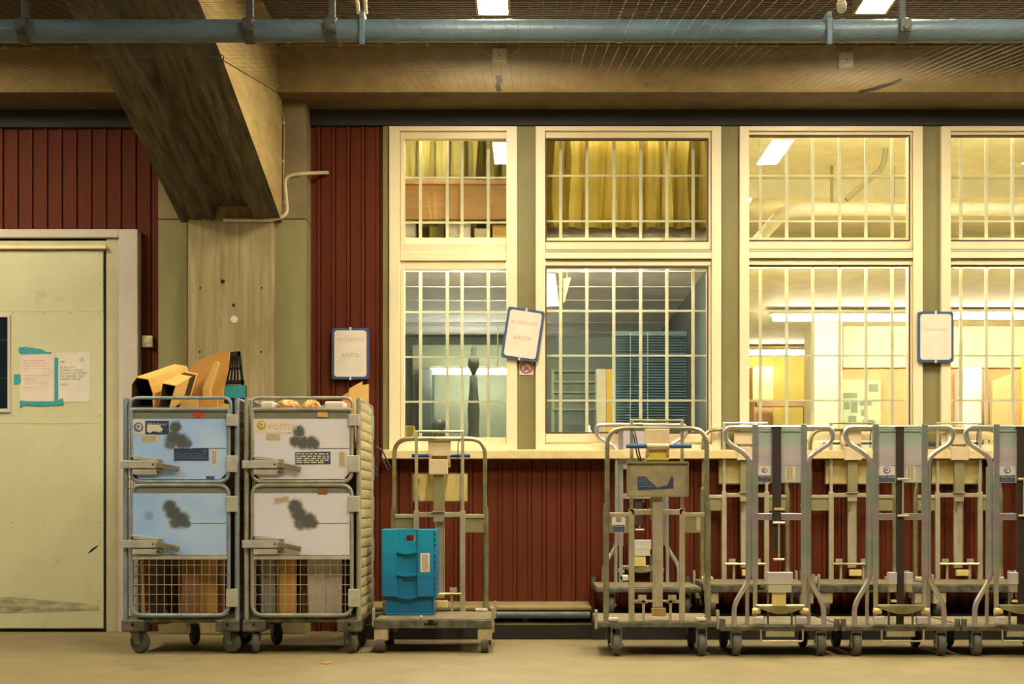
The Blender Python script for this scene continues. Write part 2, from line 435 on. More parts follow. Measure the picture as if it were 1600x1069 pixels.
def text(name, s, pos, size, m, parent, align='LEFT', spacing=1.0, rot=None):
    cu = D.curves.new('lettering', 'FONT'); cu.body = s; cu.size = size; cu.align_x = align; cu.align_y = 'TOP'
    cu.space_line = spacing; cu.resolution_u = 2; cu.extrude = 0.0
    tmp = D.objects.new('lettering', cu); COL.objects.link(tmp)
    bpy.context.view_layer.update()
    dg = bpy.context.evaluated_depsgraph_get()
    me = D.meshes.new_from_object(tmp.evaluated_get(dg))
    D.objects.remove(tmp); D.curves.remove(cu)
    org = ORG[parent.name]; pos = Vector(pos)
    for v in me.vertices:
        q = Vector((v.co.x, 0, v.co.y))
        if rot is not None: q = rot @ q
        v.co = pos + q - org
    me.materials.clear(); me.materials.append(M[m]); me.name = name
    o = D.objects.new(name, me); COL.objects.link(o); o.parent = parent; ORG[o.name] = org
    return o


def scribble(mb, x0, x1, z, h, y, ww=0.02):
    """one line of print too small to read, as broken dashes"""
    x = x0
    while x < x1:
        L = min(random.uniform(0.4, 1.2) * ww, x1 - x)
        mb.box(x, x + L, y - 0.0003, y, z - h / 2, z + h / 2); x += L + ww * 0.22


def disc(mb, c, r, y0, y1, n=20):
    mb.prism([(c[0] + r * math.cos(2 * math.pi * k / n), c[1] + r * math.sin(2 * math.pi * k / n)) for k in range(n)], y0, y1)


def emblem(parent, c, r, y, m='emblem_blue', m2='label_white'):
    a = MB(); disc(a, c, r, y - 0.001, y); o = a.build('emblem', m, parent)
    b = MB()      # a small curled horn
    pts = [Vector((c[0] + r * 0.5 * math.cos(t), y - 0.0012, c[1] + r * 0.1 + r * 0.45 * math.sin(t))) for t in [math.radians(200 - 26 * k) for k in range(12)]]
    b.tube(pts, r * 0.12, 4, radii=[r * (0.06 + 0.012 * k) for k in range(12)])
    b.tube([(c[0] - r * 0.5, y - 0.0012, c[1] + r * 0.05), (c[0] + r * 0.1, y - 0.0012, c[1] - r * 0.5), (c[0] + r * 0.55, y - 0.0012, c[1] - r * 0.5)], r * 0.08, 4)
    b.build('horn_mark', m2, parent)
    return o


# ================================================================== SETTING
DW = 10.85     # cladding plane
fl = MB(); fl.box(-9, 9, -3, 11.0, -0.2, 0.0); struct(fl.build('floor', 'floor', org=(0, 0, 0)), 'worn tan concrete floor')
ZC = 4.43
ce = MB(); ce.box(-9, 9, -3, 11.2, ZC, ZC + 0.2); struct(ce.build('ceiling', 'ceiling', org=(0, 0, ZC)), 'dark brown concrete ceiling')

# wall behind the cladding
wb = MB()
wb.box(X(-900, DW), X(250, DW), 10.865, 10.95, 0, 3.96)
wb.box(X(250, DW), X(606, DW), 10.865, 10.95, 0, 3.96)
wb.box(X(600, DW), X(1900, DW), 10.865, 10.95, 0, Z(716, DW))
wb.box(X(600, DW), X(1900, DW), 10.865, 10.95, Z(196, DW), 3.96)
wall = struct(wb.build('wall_back', 'backing', org=(0, 10.865, 0)), 'red boarded wall behind the trolleys')
PITCH = 23.0 / F * DW


def plank_mesh(z0, z1, key, cache={}):
    if key in cache: return cache[key]
    p = PITCH; a = p * 0.70; b = p * 0.95
    prof = [(0.002, 0.0), (a, 0.0), (a + 0.006, -0.012), (b, -0.012), (b + 0.001, 0.0), (b + 0.001, 0.02), (0.002, 0.02)]
    mb = MB(); mb.loft([(x, y, z0) for x, y in prof], [(x, y, z1) for x, y in prof])
    me = D.meshes.new('plank'); me.from_pydata(mb.v, [], mb.f); me.materials.append(M['red']); cache[key] = me
    return me


def planks(px0, px1, py0, py1, key):
    x = X(px0, DW); xe = X(px1, DW); k = 0
    z0 = max(0.0, Z(py1, DW)); z1 = Z(py0, DW)
    while x < xe - PITCH * 0.3:
        o = D.objects.new('plank', plank_mesh(z0, z1, key)); COL.objects.link(o); o.parent = wall
        o.location = Vector((x, 10.84 + random.uniform(-0.0015, 0.0015), 0)) - ORG['wall_back']
        x += PITCH


planks(-85, 214, 192, 366, 'above door')
planks(214, 247, 192, 990, 'beside door')
planks(479, 601, 192, 990, 'middle')
planks(601, 1700, 716, 990, 'under windows')

# dark header over cladding and windows, sill, posts
t = MB(); t.box(X(-500, 10.8), X(247, 10.8), 10.79, 10.86, Z(199, 10.8), 3.965); struct(t.build('trim_1', 'header'), 'dark header board over left cladding')
t = MB(); t.box(X(470, 10.8), X(1850, 10.8), 10.79, 10.86, Z(196, 10.8), 3.965); struct(t.build('trim_2', 'header'), 'dark header board over the windows')
t = MB()
zt, zb = Z(703, 10.72), Z(717, 10.72)
t.loft([(X(598, 10.72), 10.68, zb), (X(598, 10.72), 10.86, zb), (X(598, 10.72), 10.86, zt + 0.012), (X(598, 10.72), 10.68, zt - 0.006)],
       [(X(1850, 10.72), 10.68, zb), (X(1850, 10.72), 10.86, zb), (X(1850, 10.72), 10.86, zt + 0.012), (X(1850, 10.72), 10.68, zt - 0.006)])
struct(t.build('trim_3', 'sill', bevel=0.004), 'long cream window sill with chipped paint')
for i, (a, b) in enumerate(((598, 611), (806, 838), (1125, 1157), (1441, 1472), (1756, 1788))):
    t = MB(); t.box(X(a, 10.82), X(b, 10.82), 10.815, 10.95, Z(707, 10.82), Z(192, 10.82))
    struct(t.build('trim_%d' % (4 + i), 'olive', bevel=0.003), 'olive painted post between window frames')

# windows
WIN = [(608, 808, [657, 699, 722, 763], 631, 791, 218, 380, 420, 682, True),
       (837, 1127, [876, 917, 959, 1001, 1042, 1083], 853, 1106, 217, 377, 417, 676, False),
       (1156, 1442, [1188, 1229, 1270, 1312, 1353, 1394], 1169, 1421, 212, 376, 415, 672, False),
       (1471, 1757, [1501, 1541, 1582, 1623, 1664, 1705], 1483, 1735, 212, 376, 415, 672, False)]
for i, (x0, x1, bars, g0, g1, u0, u1, l0, l1, first) in enumerate(WIN):
    yf = 10.78
    wn = thing('window_%d' % (i + 1), None or 'cream painted two part window behind white security bars', None,
               (X((x0 + x1) / 2, yf), yf, Z(703, yf)), kind='structure')
    o10 = 10.86
    fr = MB()
    wpx = 0.004862 * 1.0
    e = 15 if not first else 17
    # outer frame
    fr.ringbox(X(x0, yf), X(x1, yf), Z(703, yf), Z(197, yf), e * 0.0048, e * 0.0048, 0.04, 0.035, yf, 10.88)
    fr.box(X(x0 + e, yf), X(x1 - e, yf), yf + 0.005, 10.88, Z(u1 + 27, yf), Z(u1 + 14, yf))     # transom
    fr.build('frame', 'cream', wn, bevel=0.003)
    up = MB()
    up.ringbox(X(x0 + e, yf) + 0.002, X(x1 - e, yf) - 0.002, Z(u1 + 14.5, yf), Z(u0 - 14, yf),
               X(g0, yf) - X(x0 + e, yf), X(x1 - e, yf) - X(g1, yf), Z(u1, yf) - Z(u1 + 14.5, yf), 0.055, yf + 0.028, 10.875)
    if not first: up.box(X(x0 + e, yf), X(x1 - e, yf), yf + 0.012, yf + 0.04, Z(u1 + 20, yf), Z(u1 + 17, yf))
    up.build('upper_sash', 'cream2', wn, bevel=0.003)
    lo = MB()
    lo.ringbox(X(x0 + e, yf) + 0.002, X(x1 - e, yf) - 0.002, Z(l1 + 15, yf), Z(u1 + 26.5, yf),
               X(g0, yf) - X(x0 + e, yf), X(x1 - e, yf) - X(g1, yf), 0.066, Z(u1 + 26.5, yf) - Z(l0, yf), yf + 0.028, 10.875)
    lo.build('lower_sash', 'cream2', wn, bevel=0.003)
    gk = MB()
    for (a, b) in ((u0, u1), (l0, l1)):
        gk.ringbox(X(g0 - 1, yf + .03), X(g1 + 1, yf + .03), Z(b + 1, yf + .03), Z(a - 1, yf + .03), 0.011, 0.011, 0.009, 0.011, yf + 0.024, 10.85)
    if not first:
        for yy_ in (u1 + 13, u1 + 16, u1 + 27, u1 + 37): gk.box(X(x0 + e, yf), X(x1 - e, yf), yf + (0.004 if yy_ != u1 + 37 else 0.024), yf + 0.03, Z(yy_ + 1.1, yf), Z(yy_, yf))
    if not first: gk.build('gasket', 'gasket', wn)
    for (a, b) in ((u0, u1), (l0, l1)):
        gb = MB(); gb.box(X(g0 - 3, o10), X(g1 + 3, o10), 10.856, 10.862, Z(b + 4, o10), Z(a - 4, o10)); gb.build('pane', 'glass', wn)
    yg = 10.97
    gr = MB(); gr.ringbox(X(x0 - 2, yg), X(x1 + 2, yg), Z(704, yg), Z(196, yg), 0.02, 0.02, 0.02, 0.02, yg - 0.01, yg + 0.01)
    g = gr.build('bar_grille', 'bars', wn)
    for bx in bars:
        q = MB(); q.box(X(bx - 2.4, yg), X(bx + 2.4, yg), yg - 0.006, yg + 0.006, Z(703, yg), Z(197, yg)); q.build('bar', 'bars', g)
    for by in ((278, 348, 488, 558, 628) if first else (275, 346, 486, 556, 626)):
        q = MB(); q.box(X(x0, yg), X(x1, yg), yg - 0.008, yg - 0.002, Z(by + 1.5, yg), Z(by - 1.5, yg)); q.build('bar', 'bars', g)

# edge beams, haunched beam, column
DE, HE = 10.35, 3.03
eb = MB(); eb.box(-1.85, 9, DE, 11.2, HC + HE, ZC + 0.05); edge_r = struct(eb.build('trim_9', 'edge', bevel=0.01), 'lit concrete edge beam over the windows')
eb = MB(); eb.box(-9, -2.60, DE, 11.2, HC + HE, ZC + 0.05); edge_l = struct(eb.build('trim_10', 'edge', bevel=0.01), 'concrete edge beam over the door')
M['soffit'] = mat('shaded_soffit', (112, 98, 72), 0.9, col2=(86, 74, 52), scale=5, amt=0.8, bump=0.3)  # edge beam underside darkened in colour to stand for shade
for eo in (edge_r, edge_l):
    eo.data.materials.append(M['soffit'])
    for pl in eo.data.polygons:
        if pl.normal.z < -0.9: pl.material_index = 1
# dark marks on the edge beam face
gz = MB()
pp = [(774, 119), (783, 118), (785, 126), (782, 133), (784, 142), (777, 143), (774, 136), (776, 128)]
gz.prism([(X(a, DE), Z(b, DE)) for a, b in pp][::-1], DE - 0.003, DE + 0.01); gz.build('dark_mark', 'dark_mark', edge_r)
gz = MB()
pp = [(1340, 142), (1362, 137), (1380, 132), (1396, 127), (1408, 122), (1410, 126), (1398, 131), (1382, 137), (1364, 142), (1346, 145)]
gz.prism([(X(a, DE), Z(b, DE)) for a, b in pp], DE - 0.003, DE + 0.01); gz.build('dark_mark', 'dark_mark', edge_r)
gz = MB(); gz.obox(P(1413, 124, DE), (0.05, 0.006, 0.022)); gz.build('chip', 'column_mid', edge_r, label='pale chipped plaster patch')

path = [(10.56, 2.125), (9.5, 2.43), (8.45, 2.715), (7.8, 2.85), (6.8, 3.02), (5.0, 3.2), (0.0, 3.3)]
secx = [(-2.60, 0), (-2.44, 0.0), (-2.43, 0.012), (-2.385, 0.012), (-2.375, 0.0), (-2.345, -0.012), (-2.32, 0.10), (-2.10, 0.10), (-2.075, 0.045), (-2.06, 0.0), (-2.02, -0.006), (-1.85, 0)]
hb = MB(); ns = len(secx) + 2
for (d, h) in path:
    hb.v += [Vector((x, d, HC + h + dz)) for x, dz in secx] + [Vector((-1.85, d, ZC + 0.03)), Vector((-2.60, d, ZC + 0.03))]
for i in range(len(path) - 1):
    for j in range(ns):
        hb.f.append((i * ns + j, i * ns + (j + 1) % ns, (i + 1) * ns + (j + 1) % ns, (i + 1) * ns + j))
hb.f.append(tuple(range(ns))); hb.f.append(tuple(range(len(path) * ns - 1, (len(path) - 1) * ns - 1, -1)))
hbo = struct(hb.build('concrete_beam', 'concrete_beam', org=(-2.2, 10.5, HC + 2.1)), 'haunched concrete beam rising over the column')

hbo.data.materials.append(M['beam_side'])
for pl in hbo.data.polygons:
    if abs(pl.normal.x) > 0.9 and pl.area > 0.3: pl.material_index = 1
cl = MB(); dc = 10.52
cl.box(X(293, dc), X(427, dc), dc, 10.95, 0, 3.96); col = struct(cl.build('concrete_column', 'column_mid', org=(X(360, dc), dc, 0), bevel=0.012), 'stained concrete column between cladding panels')
for (a, b) in ((247, 293), (427, 478)):
    q = MB(); q.box(X(a, 10.6), X(b, 10.6), 10.6, 10.95, 0, Z(343, 10.6)); q.build('side_strip', 'column_side', col, bevel=0.006, label='olive painted side strip')
    q = MB(); q.box(X(a, 10.6), X(b, 10.6), 10.597, 10.95, Z(342, 10.6), 3.965); q.build('upper_strip', 'concrete', col, bevel=0.006)
q = MB(); disc(q, (X(366, dc), Z(499, dc)), 0.026, dc - 0.006, dc); q.build('plug', 'label_white', col, label='white round plug')
for (a, b, r) in ((348, 440, .016), (313, 450, .008), (365, 477, .012), (409, 450, .007), (312, 550, .008), (408, 550, .008)):
    q = MB(); disc(q, (X(a, dc), Z(b, dc)), r, dc - 0.002, dc, 10); q.build('tie_hole', 'dark_mark', col)

# ledge along the foot of the wall
LZ = 0.18; LV = 0.228
lg = MB(); lg.box(X(540, 10.15), X(925, 10.15), 10.22, 10.84, LV - 0.026, LV); ledge = struct(lg.build('baseboard_back', 'ledge', bevel=0.006, org=(0, 10.5, 0)), 'ledge along the foot of the red wall')
q = MB(); q.box(X(540, 10.2), X(925, 10.2), 10.17, 10.84, 0.0, 0.108); q.build('kerb', 'ledge', ledge)
q = MB(); q.box(X(925, 10.15), X(1800, 10.15), 10.13, 10.84, 0, LZ); q.build('platform', 'ledge_shaded', ledge)
q = MB(); q.box(X(540, 10.2), X(925, 10.2), 10.16, 10.1705, 0.006, 0.104); q.build('kerb_face', 'ledge_shaded', ledge)  # dark sheet on the kerb front, standing for shade
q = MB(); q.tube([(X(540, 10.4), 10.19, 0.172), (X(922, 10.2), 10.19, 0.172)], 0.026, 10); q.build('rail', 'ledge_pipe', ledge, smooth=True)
q = MB(); q.box(X(540, 10.2), X(925, 10.2), 10.6, 10.84, 0.1, 0.21); q.build('riser', 'ledge_shaded', ledge)
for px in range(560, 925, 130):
    q = MB(); q.box(X(px, 10.3) - 0.02, X(px, 10.3) + 0.02, 10.3, 10.6, 0.1, 0.21); q.build('bracket', 'ledge_shaded', ledge)

# ------------------------------------------------------------------ door on the left
dd = 10.74
dr = thing('door_1', 'wide pale green steel door in a lilac grey casing', None, (X(0, dd), dd, 0), kind='structure')
q = MB(); q.box(X(185, dd), X(215, dd), dd, 10.87, 0, Z(358, dd)); q.box(X(-330, dd), X(185, dd), dd, 10.87, Z(371, dd), Z(358, dd))
q.build('casing', 'casing', dr, bevel=0.006)
q = MB(); q.box(X(164, dd), X(185, dd), dd + 0.03, 10.87, 0, Z(372, dd)); q.box(X(-330, dd), X(164, dd), dd + 0.03, 10.87, Z(391, dd), Z(375, dd)); q.build('inner_casing', 'casing_in', dr, bevel=0.004)
q = MB(); q.box(X(-330, dd), X(185, dd), dd + 0.05, 10.87, Z(376, dd), Z(371, dd)); q.build('recess_shadow', 'shade_dark', dr)  # dark strip standing for the shadow under the casing head
q = MB(); q.box(X(-320, dd), X(166, dd), dd - 0.012, dd + 0.03, Z(389, dd), Z(384, dd)); q.build('drip_rail', 'cream', dr, bevel=0.003)
q = MB(); q.box(X(-320, dd), X(160, dd), dd + 0.022, 10.86, 0.026, Z(391, dd)); leaf = q.build('door_leaf', 'doorleaf', dr, bevel=0.006)
q = MB(); q.box(X(-330, dd), X(166, dd), dd + 0.04, 10.868, 0, 0.03); q.box(X(159, dd), X(165, dd), dd + 0.035, 10.868, 0, Z(391, dd)); q.build('seal', 'shade_dark', dr)
dl = dd + 0.022
q = MB()
for (ya, yb) in ((486, 487.2), (661, 662)):
    q.box(X(-300, dl), X(157, dl), dl - 0.0015, dl, Z(yb, dl), Z(ya, dl))
q.build('seam', 'casing_in', leaf)
q = MB()
for py in (489, 650, 817):
    for px in (20, 68, 110, 155): disc(q, (X(px, dl), Z(py, dl)), 0.006, dl - 0.003, dl, 8)
for py in range(400, 980, 45): disc(q, (X(155, dl), Z(py, dl)), 0.005, dl - 0.003, dl, 8)
q.build('rivets', 'smear', leaf, stuff=True)
q = MB(); q.prism([(X(a, dl), Z(b, dl)) for a, b in ((-120, 934), (20, 933), (70, 938), (155, 945), (155, 953), (80, 956), (10, 958), (-120, 957))][::-1], dl - 0.0015, dl); q.build('scuff', 'smear', leaf)
q = MB(); q.prism([(X(a, dl), Z(b, dl)) for a, b in ((136, 866), (143, 858), (153, 852), (152, 855), (144, 862))][::-1], dl - 0.0015, dl); q.build('scratch', 'dark_mark', leaf)
q = MB(); q.ringbox(X(-110, dl), X(17, dl), Z(645, dl), Z(492, dl), 0.02, 0.022, 0.03, 0.02, dl - 0.014, dl + 0.002); wnd = q.build('door_window', 'casing', leaf, bevel=0.003)
q = MB(); q.box(X(-108, dl), X(13, dl), dl - 0.004, dl, Z(641, dl), Z(495, dl)); q.build('window_pane', 'doorglass', dr)
q = MB()
for py in (530, 590): q.box(X(-108, dl), X(13, dl), dl - 0.006, dl - 0.0035, Z(py + 3, dl), Z(py, dl))
q.build('pane_bar', 'black_plastic', dr)

# notices on the door (leaf face is dl)
yn = dl - 0.002
nt = thing('taped_notice', 'paper notice with pale red handwriting fixed with teal tape on the door', 'notice', (X(57, dl), yn, Z(626, dl)), 'notices on the door')
q = MB(); q.box(X(31, yn), X(85, yn), yn - 0.001, yn, Z(627, yn), Z(553, yn)); q.build('sheet', 'paper_pink', nt)
q = MB(); k2 = MB()
for j, (py, xe) in enumerate(((564, 72), (568, 74), (572, 73), (576, 78), (579, 44))): scribble(q if j < 3 else k2, X(37, yn), X(xe, yn), Z(py, yn), 0.006, yn - 0.0012, 0.03)
for py, xe in ((587, 77), (591, 58), (594, 58), (598, 75), (606, 55), (610, 41)): scribble(k2, X(37, yn), X(xe, yn), Z(py, yn), 0.006, yn - 0.0012, 0.03)
q.build('red_writing', 'ink_red', nt); k2.build('grey_writing', 'ink_grey', nt)


def tape(pts, parent, y):
    q = MB(); q.prism([(X(a, y), Z(b, y)) for a, b in pts][::-1], y - 0.0015, y); q.build('tape_strip', 'tape', parent)


tape([(29, 543), (40, 542), (66, 546), (72, 550), (80, 550), (80, 553), (33, 554), (29, 550)], nt, yn - 0.001)
tape([(22, 585), (32, 585), (33, 598), (26, 601), (22, 601)], nt, yn - 0.001)
tape([(85.5, 559), (91, 559), (91, 624), (85.5, 628)], nt, yn - 0.0026)
tape([(31, 626), (50, 628), (85, 628), (98, 622), (99, 633), (60, 635), (38, 633), (31, 638)], nt, yn - 0.003)
n2 = thing('printed_notice', 'printed white paper notice with bold text and round emblem on the door', 'notice', (X(113, dl), yn, Z(628, dl)), 'notices on the door')
q = MB(); q.box(X(87, yn), X(140, yn), yn - 0.001, yn, Z(628, yn), Z(551, yn)); q.build('sheet', 'paper', n2)
text('printed_text', 'HEJ!\n\nSE TILL ATT\nDÖRREN STÄNGS\nORDENTLIGT EFTER\nDIG ANNARS GÅR\nLARMET IGÅNG!\n\nTACK!', (X(94, yn), yn - 0.0013, Z(563.5, yn)), 0.0215, 'ink', n2, spacing=1.0)
emblem(n2, (X(128, yn), Z(562, yn)), 0.02, yn - 0.001, 'ink_grey')
# light switch on the boards
ys = 10.826
sw = thing('light_switch', 'small cream push switch on red boards beside the door casing', 'switch', (X(231, ys), ys, Z(543, ys)))
q = MB(); q.box(X(223, ys), X(240, ys), ys - 0.03, ys + 0.004, Z(543, ys), Z(525, ys)); q.build('switch_plate', 'switch', sw, bevel=0.006)
q = MB(); q.box(X(226, ys), X(237, ys), ys - 0.036, ys - 0.029, Z(537, ys), Z(530, ys)); q.build('rocker', 'label_cream', sw, bevel=0.003)

# ------------------------------------------------------------------ pipe, cables, lamps, net
dp = 7.8; hp = HC + 2.62
pr = thing('overhead_pipe', 'thick blue grey insulated pipe running across the ceiling', 'pipe', (0, dp, hp))
q = MB(); q.tube([(-6, dp, hp), (6, dp, hp)], 0.062, 20); q.build('pipe_jacket', 'pipe', pr, smooth=True)
for px in list(range(-70, 1660, 173)):
    q = MB(); q.tube([(X(px, dp) - 0.012, dp, hp), (X(px, dp) + 0.012, dp, hp)], 0.0645, 20); q.build('joint_band', 'pipe', pr, smooth=True)
for px in (40, 391, 519, 1409):
    x = X(px, dp)
    q = MB(); q.tube([(x - 0.03, dp, hp), (x + 0.03, dp, hp)], 0.071, 16)
    q.box(x - 0.03, x + 0.03, dp - 0.095, dp - 0.06, hp - 0.03, hp + 0.04)
    if not 280 < px < 300: q.box(x - 0.018, x + 0.018, dp - 0.02, dp + 0.02, hp + 0.06, (ZC if px > 300 and px != 391 else HC + 2.86) + 0.02)
    q.tube([(x, dp - 0.11, hp - 0.01), (x, dp - 0.09, hp - 0.01)], 0.018, 8)
    q.build('pipe_hanger', 'hanger', pr, bevel=0.004)
for px in (568, 1292):
    x = X(px, dp)
    q = MB(); q.box(x - 0.016, x + 0.016, dp - 0.082, dp - 0.064, hp - 0.1, hp + 0.05); q.box(x - 0.014, x + 0.014, dp - 0.075, dp + 0.03, hp + 0.05, hp + 0.085)
    q.build('blue_bracket', 'bluetab', pr, bevel=0.006)
dv = 7.95
for i, (px, tilt) in enumerate(((559, -12), (571, -2))):
    q = MB(); q.tube(fillet([P(px + tilt, -60, dv), P(px, 8, dv), P(px + 1, 22, dv + 0.02)], 0.03), 0.011, 8)
    tag(q.build('hanging_cable', 'conduit', smooth=True), ('slanting', 'upright')[i] + ' cream cable dropping to the blue bracket on the pipe', 'cable')
q = MB(); x = X(1315, 7.9); zt = Z(20, 7.9)
q.lathe((x, 7.9, zt), [(0.012, 0), (0.025, 0.012), (0.03, 0.05), (0.022, 0.06), (0.026, 0.1), (0.03, 0.16), (0.02, 0.17), (0.014, ZC - zt + 0.01)], 12)
tag(q.build('sprinkler_valve', 'zinc_bar', smooth=True), 'short metal sprinkler valve hanging beside the right lamp', 'valve')

# ceiling lamps: opal troughs running away from the camera
HL = HC + 3.28


def lamp(x, d0, d1, label):
    t = thing('ceiling_lamp', label, 'lamp', (x, (d0 + d1) / 2, HL), 'fluorescent ceiling lamps')
    q = MB(); q.box(x - 0.095, x + 0.095, d0, d1, HL, HL + 0.03); q.build('diffuser', 'lamp', t)
    q = MB(); q.box(x - 0.112, x + 0.112, d0 - 0.02, d1 + 0.02, HL + 0.03, HL + 0.12); 
    for sx in (-1, 1): q.box(x + sx * 0.104 - 0.008, x + sx * 0.104 + 0.008, d0 - 0.02, d1 + 0.02, HL - 0.006, HL + 0.03)
    q.box(x - 0.1, x + 0.1, d0 - 0.02, d0 - 0.004, HL - 0.006, HL + 0.03); q.box(x - 0.1, x + 0.1, d1 + 0.004, d1 + 0.02, HL - 0.006, HL + 0.03)
    q.build('housing', 'lamp_body', t)
    for d in (d0 + 0.25, d1 - 0.25):
        q = MB(); q.tube([(x, d, HL + 0.12), (x, d, ZC + 0.01)], 0.009, 6); q.build('rod', 'hanger', t)


lamp(-0.25, 8.20, 9.43, 'lit ceiling lamp above the leftmost window')
lamp(2.24, 8.18, 9.40, 'lit ceiling lamp at upper right above the third window')
lamp(-4.55, 8.20, 9.43, 'lit ceiling lamp above the door bay')
lamp(4.75, 8.20, 9.43, 'lit ceiling lamp beyond the fourth window')
lamp(-4.55, 5.45, 6.70, 'lit ceiling lamp of the second row before the door bay')
lamp(-0.17, 5.45, 6.70, 'lit ceiling lamp of the second row before the first window')
lamp(2.24, 5.45, 6.70, 'lit ceiling lamp of the second row before the third window')
lamp(5.95, 5.45, 6.70, 'lit ceiling lamp of the second row beyond the fourth window')

# bird net slung below pipe and lamps
nm = MB()
def net_h(d): return HC + HE - 0.187 * (DE - d)
def strand(a, b, r=0.0008): nm.tube([a, b], r, 3, caps=False)
sp = 0.062
x = -5.4
while x < 5.6:
    d0, d1 = 6.2, DE - 0.003
    if -2.62 < x < -1.83: d1 = 8.4
    strand((x, d0, net_h(d0)), (x, d1, net_h(d1))); x += sp
d = 6.22
while d < DE:
    if d < 8.4: strand((-5.4, d, net_h(d)), (5.6, d, net_h(d)))
    else:
        strand((-5.4, d, net_h(d)), (-2.605, d, net_h(d))); strand((-1.845, d, net_h(d)), (5.6, d, net_h(d)))
    d += sp
strand((-2.62, 8.42, net_h(8.42)), (-1.83, 8.42, net_h(8.42)), 0.003)
for xs in (-2.606, -1.844): strand((xs, 8.42, net_h(8.42)), (xs, DE, net_h(DE)), 0.003)
tag(nm.build('bird_net', 'net', org=(0, 8, HC + 2.6)), 'fine bird net slung below the ceiling under the pipe', 'net', kind='stuff')
q = MB(); q.tube([(-1.842 + 0.022 * math.cos(a), 8.42, net_h(8.42) + 0.022 * math.sin(a)) for a in [k * math.pi / 6 for k in range(13)]], 0.004, 5)
tag(q.build('net_ring', 'hanger'), 'small dark ring tying the net to the beam edge', 'ring')

# junction boxes, thin cables along the edge beam
for i, (px, py, lab) in enumerate(((781, 90, 'cream junction box on the edge beam above the first two windows'), (1320, 97, 'cream junction box on the edge beam above the third window'))):
    jb = thing('junction_box', lab, 'junction box', P(px, py + 11, DE), 'junction boxes on the edge beam')
    q = MB(); q.box(X(px - 11.5, DE), X(px + 11.5, DE), DE - 0.05, DE + 0.005, Z(py + 12, DE), Z(py - 12, DE)); q.build('box', 'junction', jb, bevel=0.008)
    q = MB(); disc(q, (X(px, DE), Z(py, DE)), 0.008, DE - 0.053, DE - 0.049, 8); q.build('screw', 'latch_old', jb)
    q = MB()
    for s in ((-1, 1) if i == 0 else (-1, 0, 1)):
        q.tube(fillet([P(px + s * 11 if i == 0 else px + s * 7, py - (4 if i == 0 else 9), DE - 0.02), P(px + s * (20 if i == 0 else 8), py - (4 if i == 0 else 16), DE - 0.02), P(px + s * (32 if i == 0 else 16), 71, DE - 0.015)], 0.08), 0.007, 6)
    q.build('lead', 'thin_cable', jb, smooth=True)
dcb = DE - 0.008
def cable(name, pts, r, m, lab, fr=0.06, clips=()):
    q = MB(); q.tube(fillet(pts, fr), r, 6); o = tag(q.build(name, m, smooth=True), lab, 'cable')
    for c in clips:
        k = MB(); k.obox(c, (0.02, 0.02, 0.02)); k.build('clip', 'conduit', o)
    return o


cable('thin_cable', [P(432, 142, dcb), P(433, 70, dcb), P(820, 70, dcb), P(1330, 72, dcb), P(1700, 73, dcb)], 0.006, 'thin_cable',
      'thin cream cable clipped along the edge beam over the windows', clips=[P(p, 70, dcb) for p in (449, 532, 594, 668, 745, 812, 887, 951)] + [P(p, 71, dcb) for p in (1084, 1150, 1214, 1338, 1424)] + [P(433, 80, dcb), P(433, 134, dcb)])
cable('thin_cable', [P(-80, 76, dcb), P(60, 74, dcb), P(132, 73, dcb)], 0.006, 'thin_cable', 'thin cream cable on the edge beam above the door', clips=[P(p, 74, dcb) for p in (8, 54, 118)])
dq = 10.59
cable('down_cable', [P(433, 146, 10.38), P(434, 160, 10.45), P(444, 185, dq), P(443, 260, dq), P(441, 330, dq)], 0.006, 'thin_cable',
      'thin dark tan cable running down beside the beam onto the column', clips=[P(443, p, dq) for p in (192, 252, 316)])
cable('conduit', [P(349, 344, dc - 0.012), P(418, 345, dc - 0.012), P(450, 338, 10.5), P(444, 275, dq - 0.004), P(476, 271, dq - 0.004), P(512, 270, 10.81)], 0.014, 'conduit',
      'bent cream conduit from below the beam to the red boards', fr=0.09, clips=[P(423, 345, dc - 0.01), P(467, 272, dq - 0.01)])
q = MB(); q.tube([P(498, 271, 10.815), P(506, 264, 10.83)], 0.012, 6); tag(q.build('conduit_stub', 'header'), 'dark conduit stub entering the red boards', 'conduit')

# ------------------------------------------------------------------ boards and signs on posts and wall
def board(px, py, d, wpx, hpx, ang, lines, lab):
    c = P(px, py, d); wd = wpx / F * d / 2; hd = hpx / F * d / 2
    R = Matrix.Rotation(math.radians(ang), 3, 'Y')
    t = thing('notice_board', lab, 'notice board', c - Vector((0, 0, hd)), 'blue framed notice boards')
    def rr(w_, h_, r, n=4):
        o = []
        for cx_, cz_, a0 in ((w_ - r, h_ - r, 0), (-w_ + r, h_ - r, 90), (-w_ + r, -h_ + r, 180), (w_ - r, -h_ + r, 270)):
            for k in range(n + 1):
                a = math.radians(a0 + 90 * k / n); o.append((cx_ + r * math.cos(a), cz_ + r * math.sin(a)))
        return [(c.x + a, c.z + b) for a, b in o]
    q = MB(); q.prism(rr(wd, hd, 0.018)[::-1], d - 0.018, d + 0.002); q.rot(c, R); q.build('frame', 'board_frame', t)
    q = MB(); q.prism(rr(wd - 0.019, hd - 0.019, 0.022)[::-1], d - 0.021, d - 0.015); q.rot(c, R); q.build('face', 'board_face', t)
    for s in (-1, 1):
        q = MB(); q.box(c.x - 0.007, c.x + 0.007, d - 0.024, d - 0.015, c.z + s * (hd - 0.008) - 0.014, c.z + s * (hd - 0.008) + 0.014); q.rot(c, R); q.build('clip', 'label_white', t)
    for (s, dz, sz, m) in lines:
        text('lettering', s, c + R @ Vector((0, 0, dz)) + Vector((0, -0.0225, 0)), sz, m, t, 'CENTER', rot=R)


